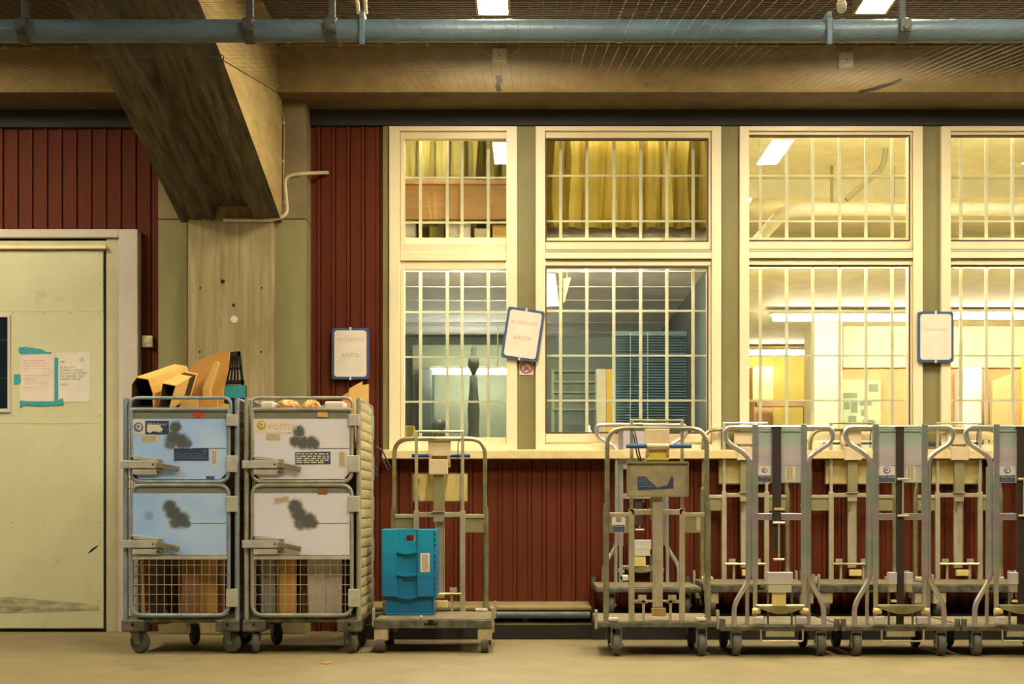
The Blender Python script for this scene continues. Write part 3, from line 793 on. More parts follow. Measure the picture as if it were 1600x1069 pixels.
board(548, 553, 10.81, 58, 80, 0, [('AVGÅENDE', 0.125, 0.040, 'ink_orange'), ('ÅRSTA', 0.008, 0.046, 'ink_orange')], 'blue framed white board hung on red boards left of the windows')
board(817, 523, 10.77, 58, 80, 8.5, [('AVGÅENDE', 0.105, 0.040, 'ink_orange'), ('ÅRSTA', -0.008, 0.046, 'ink_orange')], 'tilted blue framed white board on the post between first two windows')
board(1461, 527, 10.77, 56, 79, 0, [('TOMBURAR', 0.07, 0.034, 'ink_orange')], 'blue framed white board on the post between third and fourth windows')
ns_ = thing('no_smoking_sign', 'small square red and white prohibition sign below the tilted board', 'sign', P(822, 586, 10.812))
yn2 = 10.812
q = MB(); q.box(X(811.5, yn2), X(833.5, yn2), yn2 - 0.003, yn2 + 0.004, Z(586, yn2), Z(563, yn2)); q.build('plate', 'label_white', ns_)
c = P(822.5, 574.5, yn2 - 0.004)
q = MB(); rr_ = 0.042
q.tube([c + Vector((rr_ * math.cos(k * math.pi / 12), 0, rr_ * math.sin(k * math.pi / 12))) for k in range(25)], 0.005, 4)
q.obox(c, (rr_ * 2, 0.004, 0.008), Matrix.Rotation(math.radians(48), 3, 'Y')); q.build('prohibition_ring', 'sign_red', ns_)
q = MB(); q.obox(c + Vector((-0.005, 0.001, -0.012)), (0.04, 0.003, 0.009), Matrix.Rotation(math.radians(-40), 3, 'Y')); q.build('cigarette_mark', 'ink', ns_)

# ------------------------------------------------------------------ rooms behind the glass
ZR = HC + 1.94     # ceiling of the ground floor rooms
XP = X(1141, 11.0)
def room_wall(name, m, *b):
    q = MB(); q.box(*b); return struct(q.build(name, m))


room_wall('floor_office', 'room_floor', X(480, 11), 6.5, 10.96, 20.2, -0.1, 0.0)
room_wall('ceiling_grey_office', 'room_grey', X(480, 11), XP, 11.02, 16.2, ZR, ZR + 0.08)
room_wall('ceiling_bright_office', 'room_cream', XP, 6.5, 11.02, 20.2, ZR, ZR + 0.08)
room_wall('wall_office_partition', 'room_cream', XP - 0.05, XP + 0.05, 11.0, 20.2, 0, ZR)
room_wall('wall_office_left', 'room_green', X(480, 11), X(480, 11) + 0.08, 11, 16.2, 0, 3.98)
room_wall('wall_office_grey_back', 'room_green', X(480, 11), XP, 16.0, 16.1, 0, ZR)
room_wall('wall_office_yellow_back', 'room_yellow', XP, X(1400, 17.5), 18.0, 18.1, 0, ZR)
room_wall('wall_office_pier', 'room_cream', X(1268, 14.8), X(1316, 14.8), 14.8, 15.2, 0, ZR)
room_wall('wall_office_terracotta', 'room_pink', X(1316, 15.2), 6.5, 15.2, 15.3, 0, HC + (CY - 575) / F * 15.2)
room_wall('wall_office_upper_band', 'room_cream', X(1316, 15.2), 6.5, 15.15, 15.3, HC + (CY - 575) / F * 15.2, ZR)
room_wall('wall_office_right', 'room_cream', 6.4, 6.5, 11, 20.2, 0, 3.98)
room_wall('wall_office_divider', 'room_dark', XP - 0.12, XP - 0.055, 11.0, 16.0, 0, ZR)
# upper storey
room_wall('floor_upper_storey', 'room_cream', X(480, 11), 6.5, 11.02, 17.0, ZR + 0.085, ZR + 0.16)
room_wall('ceiling_upper_storey', 'room_cream', X(480, 11), 6.5, 11.21, 17.0, 3.97, 4.05)
room_wall('wall_upper_back', 'room_cream', X(480, 11), 6.5, 16.9, 17.0, ZR + 0.16, 3.97)
XU = X(1140, 11.0)
room_wall('wall_upper_partition', 'room_cream', XU - 0.04, XU + 0.04, 11.03, 16.9, ZR + 0.16, 3.97)
XV = X(822, 11.0)
room_wall('wall_upper_divider', 'room_cream', XV - 0.04, XV + 0.04, 11.03, 16.9, ZR + 0.16, 3.97)
room_wall('trim_11', 'room_cream', XU + 0.04, 6.4, 13.1, 13.5, 3.80, 3.97)
# acoustic tile joints of the grey ceiling
cg = D.objects['ceiling_grey_office']
for y in (11.6, 12.4, 13.2, 14.0, 14.8, 15.6):
    q = MB(); q.box(X(490, 11), XP - 0.06, y, y + 0.03, ZR - 0.008, ZR + 0.002); q.build('ceiling_rail', 'plastic_wrap', cg)


def tube_lamp(a, b, y, z, m, lab, zt):
    t = thing('strip_light', lab, 'lamp', ((a + b) / 2, y, z), 'strip lights inside the building')
    q = MB(); q.tube([(a, y, z), (b, y, z)], 0.028, 10); q.build('light_tube', m, t, smooth=True)
    q = MB(); fw = 0.075 if zt - z < 0.3 else 0.02; q.box(a - 0.03, b + 0.03, y - fw, y + fw, z + 0.03, z + 0.06); q.build('fitting', 'room_cream', t)
    if zt - z > 0.08:
        for xx in (a + 0.15, b - 0.15):
            q = MB(); q.tube([(xx, y, z + 0.06), (xx, y, zt)], 0.006, 5); q.build('rod', 'room_grey', t)


tube_lamp(X(1208, 13.8), X(1425, 13.8), 13.8, Z(497, 13.8), 'tube', 'white strip light high behind the third window', ZR)
tube_lamp(X(1160, 17.0), X(1268, 17.0), 16.9, Z(553, 17.0), 'tube', 'far white strip light in the yellow room behind third window', ZR)
tube_lamp(X(1470, 13.8), X(1700, 13.8), 13.8, Z(494, 13.8), 'tube', 'strip light behind the fourth window', ZR)
tube_lamp(X(676, 15.0), X(800, 15.0), 15.0, Z(581, 15.0), 'tube_cool', 'strip light low behind the first window', ZR)
tube_lamp(X(620, 11.1), X(800, 11.1), 11.10, ZR - 0.031, 'fill_grey', 'added unseen fill light over the first window inside', ZR)  # this and the next three: unseen tubes added to brighten the offices
tube_lamp(X(1170, 11.1), X(1420, 11.1), 11.10, ZR - 0.031, 'fill_near', 'added unseen fill light over the third window inside', ZR)
tube_lamp(X(1490, 11.1), X(1720, 11.1), 11.10, ZR - 0.031, 'fill_near', 'added unseen fill light over the fourth window inside', ZR)
tube_lamp(X(870, 11.1), X(1020, 11.1), 11.10, ZR - 0.031, 'fill_grey', 'added unseen fill light over the second window inside', ZR)
tube_lamp(X(1180, 11.1), X(1420, 11.1), 11.12, 3.90, 'fill_upper', 'added unseen fill light inside over the third upper window', 3.97)  # from here on: unseen tubes added to brighten the upper rooms
tube_lamp(X(1490, 11.1), X(1720, 11.1), 11.12, 3.90, 'fill_upper', 'added unseen fill light inside over the fourth upper window', 3.97)
tube_lamp(X(1150, 13.75), X(1420, 13.75), 13.75, 3.90, 'fill_upper', 'added fill light hidden behind the ceiling beam of the bright upper room', 3.97)
tube_lamp(X(1480, 13.75), X(1740, 13.75), 13.75, 3.90, 'fill_upper', 'added unseen fill light behind the ceiling beam at the far right of the upper room', 3.97)
tube_lamp(X(880, 11.1), X(1080, 11.1), 11.06, 3.90, 'fill_dim', 'added unseen fill light inside over the second upper window', 3.97)
tube_lamp(X(640, 11.1), X(700, 11.1), 11.12, 3.90, 'tube', 'added unseen fill light inside over the first upper window', 3.97)


def curtain(px0, px1, py0, py1, d, m, lab, folds, amp=0.045):
    n = folds * 8; q = MB(); rows = 6
    x0, x1 = X(px0, d), X(px1, d); z0, z1 = Z(py1, d), Z(py0, d)
    for r in range(rows + 1):
        for k in range(n + 1):
            u = k / n; ph = 2 * math.pi * folds * u + 0.8 * math.sin(9 * u)
            q.v.append(Vector((x0 + (x1 - x0) * u + 0.01 * math.sin(3 * ph + r), d + amp * math.sin(ph) * (0.6 + 0.4 * r / rows) + 0.012 * math.sin(2.3 * ph), z1 + (z0 - z1) * r / rows)))
    for r in range(rows):
        for k in range(n): q.f.append((r * (n + 1) + k, r * (n + 1) + k + 1, (r + 1) * (n + 1) + k + 1, (r + 1) * (n + 1) + k))
    t = thing('curtain', lab, 'curtain', ((x0 + x1) / 2, d, z0))
    o = q.build('cloth', m, t, smooth=True)
    so = o.modifiers.new('thick', 'SOLIDIFY'); so.thickness = 0.006
    q = MB(); q.tube([(x0 - 0.05, d, z1 + 0.01), (x1 + 0.05, d, z1 + 0.01)], 0.012, 6); q.build('curtain_rail', 'room_cream', t)


curtain(846, 1116, 196, 357, 11.22, 'curtain', 'gathered yellow curtain behind the second upper window', 9)
curtain(616, 806, 196, 374, 11.55, 'curtain_olive', 'olive curtain behind the wooden board in first upper window', 7)
q = MB(); q.box(X(600, 11.25), X(812, 11.25), 11.22, 11.26, Z(344, 11.25), Z(287, 11.25)); q.box(X(600, 11.25), X(812, 11.25), 11.2, 11.3, Z(290, 11.25), Z(283, 11.25))
tag(q.build('wooden_pelmet', 'woodboard', bevel=0.004), 'wide brown wooden board across the first upper window', 'board')
for i in range(5):
    a = (628, 672, 700, 742, 770)[i]; bq = (650, 694, 736, 766, 792)[i]
    q = MB(); zb_ = ZR + 0.16
    q.box(X(a, 11.4), X(bq, 11.4), 11.32, 11.46, zb_, Z((352, 356, 350, 360, 355)[i], 11.4))
    q.box(X(a + 3, 11.4), X(bq - 3, 11.4), 11.315, 11.32, zb_ + 0.02, Z(372, 11.4))
    tag(q.build('storage_box', ('white_pack', 'curtain_olive', 'white_pack', 'tanbox', 'card_pale')[i], bevel=0.004),
        ('white storage box leftmost under the wooden board', 'olive storage box second under the wooden board', 'white storage box in middle under the wooden board', 'tan storage box fourth under the wooden board', 'pale cardboard box rightmost under the wooden board')[i], 'box', 'boxes on the shelf behind the first upper window')
q = MB(); q.box(X(846, 11.3), X(1116, 11.3), 11.3, 11.42, ZR + 0.16, Z(356, 11.3)); tag(q.build('low_cabinet', 'plastic_wrap', bevel=0.005), 'pale low cabinet below the yellow curtain', 'cabinet')
# white duct bending away in the bright upper room
dz = 12.6
q = MB(); zc_ = Z(327, dz); q.tube(fillet([(6.3, dz, zc_), (X(1228, dz), dz, zc_), (X(1228, dz) - 0.05, 16.8, zc_)], 0.25, 8), 0.058, 14)
tag(q.build('white_duct', 'duct', smooth=True), 'white round duct bending away behind the third upper window', 'duct')
for px in (1300, 1395):
    q = MB(); q.box(X(px, dz) - 0.012, X(px, dz) + 0.012, dz - 0.012, dz + 0.012, zc_ + 0.055, 3.972); tag(q.build('duct_hanger', 'duct_grey'), 'strap holding up the white duct, ' + ('nearer its bend' if px == 1300 else 'farther from its bend'), 'hanger')
q = MB(); q.tube(fillet([P(1384, 220, 12.0), P(1384, 236, 12.0), P(1380, 262, 12.0), P(1322, 312, 12.0)], 0.06), 0.024, 8)
z_top = q.v[0].z
q.tube([P(1384, 222, 12.0), Vector((P(1384, 222, 12.0).x, 12.0, 3.975))], 0.024, 8)
tag(q.build('bent_tube', 'duct_grey', smooth=True), 'dull bent tube hanging behind the third upper window', 'tube')

# inner sill and things behind the lower panes
q = MB(); q.box(X(590, 11.2), X(1780, 11.2), 11.0, 11.45, HC + 0.47, HC + 0.51); struct(q.build('trim_12', 'room_cream'), 'inner window shelf')
zs_ = HC + 0.51
def sy(py, d=11.2): return Z(py, d) - zs_
q = MB(); k_ = 11.2 / F
q.lathe((X(740, 11.2), 11.2, zs_), [(0.05, 0), (0.05, 0.02), (0.042, sy(670)), (0.048, sy(640)), (0.034, sy(612)), (0.03, sy(590)), (0.016, sy(586)), (0.032, sy(578)), (0.046, sy(570)), (0.04, sy(561)), (0.018, sy(555)), (0.022, sy(545)), (0.012, sy(540))], 16)
tag(q.build('tall_ornament', 'silhouette', smooth=True), 'tall dark round headed ornament standing behind the first window', 'ornament')
q = MB(); q.lathe((X(686, 11.3), 11.3, zs_), [(0.03, 0), (0.05, sy(672, 11.3)), (0.06, sy(664, 11.3)), (0.05, sy(658, 11.3)), (0.02, sy(654, 11.3))], 16)
tag(q.build('round_vase', 'silhouette', smooth=True), 'small dark round vase low behind the first window', 'vase')
q = MB(); q.box(X(632, 11.2), X(648, 11.2), 11.15, 11.25, zs_, Z(666, 11.2)); tag(q.build('small_box', 'curtain_olive', bevel=0.01), 'small olive box at lower left behind the first window', 'box')
bt = MB(); bt.lathe((X(920, 11.25), 11.25, zs_), [(0.035, 0), (0.037, 0.05), (0.03, 0.09), (0.012, 0.12), (0.012, 0.15)], 12); tag(bt.build('white_bottle', 'box_white', smooth=True), 'white bottle standing behind the second window', 'bottle')
bt = MB(); bt.lathe((X(908, 11.2), 11.2, zs_), [(0.04, 0), (0.05, 0.03), (0.042, 0.06), (0.02, 0.075)], 10); tag(bt.build('white_bag', 'box_white', smooth=True), 'white crumpled bag beside the bottle behind the second window', 'bag')
# grey office: green lit cupboard, dark door, yellow door, blind, shelf
q = MB(); q.box(X(645, 15.7), X(826, 15.7), 15.6, 15.98, 0, Z(540, 15.7)); tag(q.build('tall_cupboard', 'cupboard', bevel=0.01), 'pale green cupboard at the back behind the first window', 'cupboard')
q = MB(); q.box(X(655, 15.3), X(676, 15.3), 15.2, 15.55, 0, Z(577, 15.3)); tag(q.build('dark_locker', 'room_dark', bevel=0.01), 'dark narrow locker behind the first window', 'locker')
yd = thing('office_door', 'yellow door standing open behind the second window', 'door', (X(958, 13.6), 13.6, 0))
q = MB(); q.box(X(947, 13.6), X(971, 13.6), 13.58, 13.63, 0, Z(577, 13.6)); q.build('leaf', 'door_yellow', yd, bevel=0.004)
q = MB(); q.tube([P(951, 772, 13.57), P(957, 772, 13.55)], 0.012, 6); q.build('handle', 'zinc', yd)
q = MB(); q.box(X(932, 13.6), X(946.5, 13.6), 13.58, 13.66, 0, Z(577, 13.6)); q.build('jamb', 'room_cream', yd)
bl = thing('venetian_blind', 'dark blue grey venetian blind behind the second window', 'blind', P(1035, 672, 13.0))
q = MB(); q.box(X(962, 13), X(1120, 13), 12.98, 13.03, Z(525, 13), Z(518, 13)); q.build('head_rail', 'blind', bl)
q = MB(); py = 527
while py < 900:
    q.obox(((X(962, 13) + X(1120, 13)) / 2, 13.0, Z(py, 13)), (X(1120, 13) - X(962, 13), 0.028, 0.002), Matrix.Rotation(math.radians(38), 3, 'X')); py += 4.2
q.build('slats', 'blind', bl, stuff=True)
q = MB()
for px in (985, 1012, 1090): q.tube([P(px, 520, 12.98), P(px, 900, 12.98)], 0.003, 4)
q.build('cords', 'room_grey', bl)
room_wall('wall_office_screen', 'blind', X(962, 13.1), XP, 13.1, 13.16, 0, Z(519, 13.1))
sh = thing('wall_rack', 'pale metal rack of shelves behind the second window', 'rack', (X(898, 14.6), 14.6, 0))
q = MB()
for px in (864, 931): q.box(X(px, 14.6) - 0.015, X(px, 14.6) + 0.015, 14.55, 14.6, 0, Z(578, 14.6))
q.build('uprights', 'poster', sh)
for py in (580, 597, 613, 640): 
    q = MB(); q.box(X(864, 14.6), X(931, 14.6), 14.5, 14.75, Z(py + 2, 14.6), Z(py, 14.6)); q.build('shelf', 'poster', sh)
q = MB(); q.prism([(X(880, 11.7), Z(436, 11.7)), (X(892, 11.7), Z(434, 11.7)), (X(881, 11.7), Z(474, 11.7))][::-1], 11.69, 11.7)
q.tube([P(886, 436, 11.695), Vector((P(886, 436, 11.695).x, 11.695, ZR + 0.01))], 0.003, 4)
tag(q.build('hanging_pennant', 'door_yellow'), 'orange yellow paper pennant hanging behind the second window', 'pennant')
q = MB(); q.tube([P(858, 400, 11.75), P(858, 420, 11.75), P(862, 480, 11.75)], 0.05, 10, radii=[0.01, 0.05, 0.065]); q.tube([P(858, 405, 11.75), Vector((P(858, 405, 11.75).x, 11.75, ZR + 0.01))], 0.006, 5)
tag(q.build('paper_lantern', 'plastic_wrap', smooth=True), 'pale hanging paper lantern at left behind the second window', 'lantern')
# bright office: notice board, cupboard, doors
nb = thing('pin_board', 'pale green pinboard of grey sheets behind the third window', 'pinboard', (X(1346, 15.1), 15.1, Z(690, 15.1)))
q = MB(); q.box(X(1316, 15.1), X(1376, 15.1), 15.09, 15.21, Z(780, 15.1), Z(594, 15.1)); q.build('board', 'poster', nb)
for (a, b, c_, d_) in ((1318, 1340, 614, 622), (1319, 1328, 628, 640), (1330, 1340, 626, 645), (1344, 1362, 626, 634), (1358, 1372, 600, 612), (1346, 1356, 640, 650), (1326, 1338, 650, 662), (1348, 1366, 656, 668)):
    q = MB(); q.box(X(a, 15.08), X(b, 15.08), 15.085, 15.09, Z(d_, 15.08), Z(c_, 15.08)); q.build('pinned_sheet', 'poster_dark', nb)
q = MB(); q.box(X(1172, 17.4), X(1204, 17.4), 17.2, 17.95, 0, Z(575, 17.4)); tag(q.build('brown_cupboard', 'room_pink', bevel=0.01), 'brown cupboard in the yellow room behind the third window', 'cupboard')
q = MB(); q.box(X(1172, 17.4), X(1264, 17.4), 17.0, 17.15, Z(636, 17.1), Z(628, 17.1)); q.box(X(1176, 17.1), X(1180, 17.1), 17.0, 17.15, 0, Z(630, 17.1)); q.box(X(1256, 17.1), X(1260, 17.1), 17.0, 17.15, 0, Z(630, 17.1))
tag(q.build('counter', 'room_pink'), 'high tan counter in the yellow room behind the third window', 'counter')
q = MB(); q.box(X(1592, 14.5), X(1606, 14.5), 14.4, 14.45, 0, Z(556, 14.5)); tag(q.build('yellow_door', 'door_yellow', bevel=0.004), 'yellow door edge behind the fourth window', 'door')
q = MB(); q.box(X(1500, 14.9), X(1530, 14.9), 14.8, 15.1, 0, Z(575, 14.9)); tag(q.build('grey_locker', 'room_grey', bevel=0.01), 'grey locker behind the fourth window', 'locker')
q = MB(); q.prism([(X(1548, 14.6), Z(800, 14.6)), (X(1640, 14.6), Z(800, 14.6)), (X(1640, 14.6), Z(560, 14.6)), (X(1548, 14.6), Z(596, 14.6))], 14.55, 14.62); tag(q.build('slanted_screen', 'room_pink', bevel=0.004), 'slanted orange screen behind the fourth window', 'screen')


# ------------------------------------------------------------------ casters
def caster(parent, x, y, zt, r, wd, swivel, fork='fork', tread='rubber', name='caster'):
    R = Matrix.Rotation(math.radians(swivel), 3, 'Z'); c = Vector((x, y, 0))
    q = MB(); zr = r
    for s in (-1, 1):
        q.loft([(x + s * (wd / 2 + 0.006) - 0.003, y - 0.02, zr - 0.02), (x + s * (wd / 2 + 0.006) + 0.003, y - 0.02, zr - 0.02), (x + s * (wd / 2 + 0.006) + 0.003, y + 0.02, zr - 0.02), (x + s * (wd / 2 + 0.006) - 0.003, y + 0.02, zr - 0.02)],
               [(x + s * (wd / 2 + 0.006) - 0.003, y - 0.0 - 0.01, zt), (x + s * (wd / 2 + 0.006) + 0.003, y - 0.01, zt), (x + s * (wd / 2 + 0.006) + 0.003, y + 0.06, zt), (x + s * (wd / 2 + 0.006) - 0.003, y + 0.06, zt)])
    q.box(x - wd / 2 - 0.009, x + wd / 2 + 0.009, y - 0.012, y + 0.06, zt - 0.012, zt)
    q.tube([(x - wd / 2 - 0.018, y, zr), (x + wd / 2 + 0.018, y, zr)], 0.009, 8)
    off = Vector((x, y + 0.03, 0)); q.rot(off, R)
    f = q.build(name, fork, parent)
    q = MB(); n = 20; prof = [(0.3 * r, -wd / 2), (0.86 * r, -wd / 2), (r, -wd / 2 + 0.012), (r, wd / 2 - 0.012), (0.86 * r, wd / 2), (0.3 * r, wd / 2)]
    vs = []
    for (rr, u) in prof: vs += [(x + u, y + rr * math.cos(2 * math.pi * k / n), zr + rr * math.sin(2 * math.pi * k / n)) for k in range(n)]
    fs = [(i * n + j, i * n + (j + 1) % n, (i + 1) * n + (j + 1) % n, (i + 1) * n + j) for i in range(5) for j in range(n)] + [tuple(range(n)), tuple(range(6 * n - 1, 5 * n - 1, -1))]
    q.add(vs, fs); q.rot(off, R); q.build('wheel', tread, f, smooth=True)


# ------------------------------------------------------------------ roll cages
DF = 9.14; DB = 9.85
S = DF / F


def cage(x0, x1, label, tube, panelm, kind):
    """x0..x1: pixels of the front posts' outer edges at the front plane"""
    W = lambda px: X(x0 + px, DF)            # px measured from the left outer edge
    H = lambda py: Z(py, DF)
    wpx = x1 - x0
    xl, xr = W(0), W(wpx)
    t = thing('roll_cage', label, 'roll cage', ((xl + xr) / 2, (DF + DB) / 2, 0), 'steel roll cages full of waste')
    zd = H(965)
    # chassis
    q = MB()
    q.tube([(xl + 0.02, DF + 0.02, zd - 0.015), (xr - 0.02, DF + 0.02, zd - 0.015)], 0.02, 8)
    q.tube([(xl + 0.02, DB - 0.02, zd - 0.015), (xr - 0.02, DB - 0.02, zd - 0.015)], 0.02, 8)
    q.tube([(xl + 0.02, DF, zd - 0.015), (xl + 0.02, DB, zd - 0.015)], 0.02, 8); q.tube([(xr - 0.02, DF, zd - 0.015), (xr - 0.02, DB, zd - 0.015)], 0.02, 8)
    q.build('chassis', 'gal', t, smooth=True)
    q = MB(); q.box(xl + 0.02, xr - 0.02, DF + 0.02, DB - 0.02, zd - 0.01, zd); q.build('deck', 'gal', t)
    for (a, b) in ((-2, 35), (wpx - 38, wpx)):
        for (y0, y1) in ((DF - 0.02, DF + 0.14), (DB - 0.14, DB)):
            q = MB(); q.box(W(a), W(b), y0, y1, H(987), H(968)); 
            if y0 < DF:
                pass
            m_ = q.build('caster_mount', 'gal', t, bevel=0.012)
            if y0 < DF:
                k = MB(); disc(k, (W((a + b) / 2), H(976)), 0.011, y0 - 0.0015, y0 + 0.001, 8); k.build('bolt_hole', 'dark', m_)
    sw = {1: (66, 58, 30, -60), 2: (8, 32, 30, 20)}[kind]
    for i, (a, y) in enumerate(((16, DF + 0.05), (wpx - 22, DF + 0.05), (70 if kind == 1 else 20, DB - 0.08), (wpx - 20, DB - 0.08))):
        caster(t, W(a) if i != 2 or kind == 2 else W(72), y, H(987), 0.074, 0.042, sw[i])
    # posts
    zt = H(624)
    for xx in (xl + 0.018, xr - 0.018):
        for yy in (DF, DB):
            q = MB(); q.tube([(xx, yy, zd - 0.02), (xx, yy, zt)], 0.016, 10); q.build('post', tube, t, smooth=True)
    # top rails: front hoop, back and sides
    q = MB(); q.tube(fillet([(W(12), DF - 0.01, H(650)), (W(12), DF - 0.01, H(622)), (W(wpx - 14), DF - 0.01, H(622)), (W(wpx - 14), DF - 0.01, H(650))], 0.05), 0.011, 8)
    q.tube([(xl + 0.018, DF, zt), (xl + 0.018, DB, zt)], 0.012, 8); q.tube([(xr - 0.018, DF, zt), (xr - 0.018, DB, zt)], 0.012, 8)
    q.tube([(xl + 0.018, DB, zt), (xr - 0.018, DB, zt)], 0.012, 8); q.build('top_rail', tube, t, smooth=True)
    # doors
    a, b = 14, wpx - 27 if kind == 1 else wpx - 15
    if kind == 1: b = wpx - 17
    yd_ = DF - 0.012
    def door(name, p0, p1, s0, s1, m0, m1, pm):
        q = MB()
        lp = [(W(a), yd_, H(p0)), (W(b), yd_, H(p0)), (W(b), yd_, H(p1)), (W(a), yd_, H(p1))]
        # closed rounded loop
        mid = Vector(((W(a) + W(b)) / 2, yd_, H(p0)))
        q.tube(fillet([mid] + [lp[1], lp[2], lp[3], lp[0]] + [mid], [0, .07, .07, .07, .07, 0] if name == 'lower_door' else [0, .012, .07, .07, .012, 0]), 0.0125, 8)
        dr_ = q.build(name, tube, t, smooth=True)
        q = MB(); q.box(W(a + 3), W(b - 3), yd_ + 0.004, yd_ + 0.010, H(s1), H(s0)); 
        q.build('folded_edge', 'strip', dr_)
        q = MB(); q.box(W(a + 3), W(b - 3), yd_ - 0.004, yd_ + 0.006, H(m1), H(m0)); 
        q.build('door_sheet', pm, dr_)
        q = MB(); q.box(W(a + 96), W(b - 4), yd_ - 0.0048, yd_ - 0.0035, H((m0 + m1) / 2 - 0.6), H((m0 + m1) / 2 - 1.6))
        q.build('fold_slit', 'dark_mark', dr_)
        for uu, s_ in ((6, 1), (b - a - 6, -1)):
            if name == 'upper_door':
                q = MB(); q.prism([(W(a + uu - 3 * s_), H(m1 - 1)), (W(a + uu + 6 * s_), H(m1 - 1)), (W(a + uu - 3 * s_), H(m1 - 10))], yd_ - 0.0048, yd_ - 0.0035); q.build('corner_notch', 'dark_mark', dr_)
        return dr_
    d1 = door('upper_door', 640, 753, 643, 656, 655, 749, panelm[0])
    d2 = door('lower_door', 758, 961, 761, 772, 771, 867, panelm[1])
    q = MB(); q.box(W(a + 2), W(b - 2), yd_ - 0.01, yd_ + 0.01, H(874), H(868)); q.build('mid_rail', 'latch', d2)
    q = MB(); px = a + 4.5
    while px < b - 2:
        q.tube([(W(px), yd_, H(874)), (W(px), yd_, H(960))], 0.0026, 5); px += 11.7
    for k in range(6): q.tube([(W(a), yd_ - 0.004, H(883 + 15.3 * k)), (W(b), yd_ - 0.004, H(883 + 15.3 * k))], 0.0026, 5)
    q.build('wire_grid', 'wire', d2, stuff=True)
    # latches and hinges
    for (py, drr) in ((720, d1), (844, d2)):
        q = MB(); q.box(W(-1), W(57), yd_ - 0.03, yd_ - 0.014, H(py + 12), H(py)); q.box(W(17), W(57), yd_ - 0.026, yd_ - 0.006, H(py + 22), H(py + 14))
        q.prism([(W(15), H(py - 8)), (W(15), H(py - 2)), (W(55), H(py - 0)), (W(55), H(py - 3)), (W(30), H(py - 7))], yd_ - 0.014, yd_ - 0.004)
        lt = q.build('latch', 'latch', t, bevel=0.003)
        q = MB(); q.obox((W(73), yd_ - 0.032, H(py + 10)), (0.15, 0.02, 0.034), Matrix.Rotation(math.radians(12), 3, 'Y')); q.tube([(W(86), yd_ - 0.05, H(py + 13)), (W(86), yd_ - 0.014, H(py + 13))], 0.014, 8)
        q.box(W(54), W(64), yd_ - 0.028, yd_ - 0.01, H(py + 20), H(py - 2)); q.build('lever', 'latch_old', lt, bevel=0.003)
        q = MB()
        for (u, v) in ((50, py + 6), (58, py + 18), (17, py - 4)): disc(q, (W(u), H(v)), 0.006, yd_ - 0.0325, yd_ - 0.0295 if u == 50 else yd_ - 0.004, 8)
        q.build('bolts', 'dark', lt)
    for (p0, p1) in ((648, 666), (712, 738), (775, 800), (920, 948)):
        q = MB(); q.box(W(wpx - 20), W(wpx - 3), yd_ - 0.022, yd_ + 0.0, H(p1), H(p0)); q.build('hinge', 'latch', t, bevel=0.004)
    # sides and back
    def grid(name, m, pts, nx, nz, rad):
        q = MB(); p0, p1 = Vector(pts[0]), Vector(pts[1])
        for k in range(1, nx): 
            c0 = p0.lerp(p1, k / nx); q.tube([(c0.x, c0.y, zd), (c0.x, c0.y, zt)], rad, 4)
        for k in range(1, nz):
            z = zd + (zt - zd) * k / nz; q.tube([(p0.x, p0.y, z), (p1.x, p1.y, z)], rad, 4)
        q.build(name, m, t, stuff=True)
    grid('rear_wire_grid', 'wire_dark', ((xl + .02, DB, 0), (xr - .02, DB, 0)), 14, 22, 0.0026)
    grid('side_wire_grid', 'wire_dark', ((xl + .018, DF, 0), (xl + .018, DB, 0)), 12, 22, 0.0026)
    if kind == 1:
        grid('side_wire_grid', 'wire_dark', ((xr - .018, DF, 0), (xr - .018, DB, 0)), 12, 22, 0.0026)
    else:
        n = 22
        for k in range(n):
            q = MB(); z0 = zd + (zt - zd) * k / n; z1 = zd + (zt - zd) * (k + 1) / n - 0.004
            m = 6; A = []; B = []
            for j in range(m + 1):
                yy = DF + 0.012 + (DB - DF - 0.024) * j / m; bul = 0.006 * math.sin(math.pi * j / m)
                A.append(yy)
                for (z, o) in ((z0, 0.0), ((z0 * .75 + z1 * .25), 0.006), (z1, 0.003)):
                    q.v.append(Vector((xr - 0.018 + o + bul, yy, z)))
            for j in range(m):
                for h in range(2): q.f.append((j * 3 + h, (j + 1) * 3 + h, (j + 1) * 3 + h + 1, j * 3 + h + 1))
            q.build('slat', 'slat', t, smooth=True)
        for k in range(5):
            z = zd + (zt - zd) * (k + .5) / 5
            q = MB(); q.tube([(xr - 0.006, DB, z - 0.08), (xr - 0.006, DB, z + 0.08)], 0.009, 6); q.build('rear_bracket', tube, t)
    return t, W, H, yd_


def sticker(t, x0, x1, z0, z1, y, m, name='sticker', rot=0):
    q = MB(); q.box(x0, x1, y - 0.0012, y, z0, z1)
    if rot: q.rot(((x0 + x1) / 2, y, (z0 + z1) / 2), Matrix.Rotation(math.radians(rot), 3, 'Y'))
    return q.build(name, m, t)


def bpx(l, ocx): return [(X(a, DF) - ocx, Z(b, DF), r * S, s) for a, b, r, s in l]


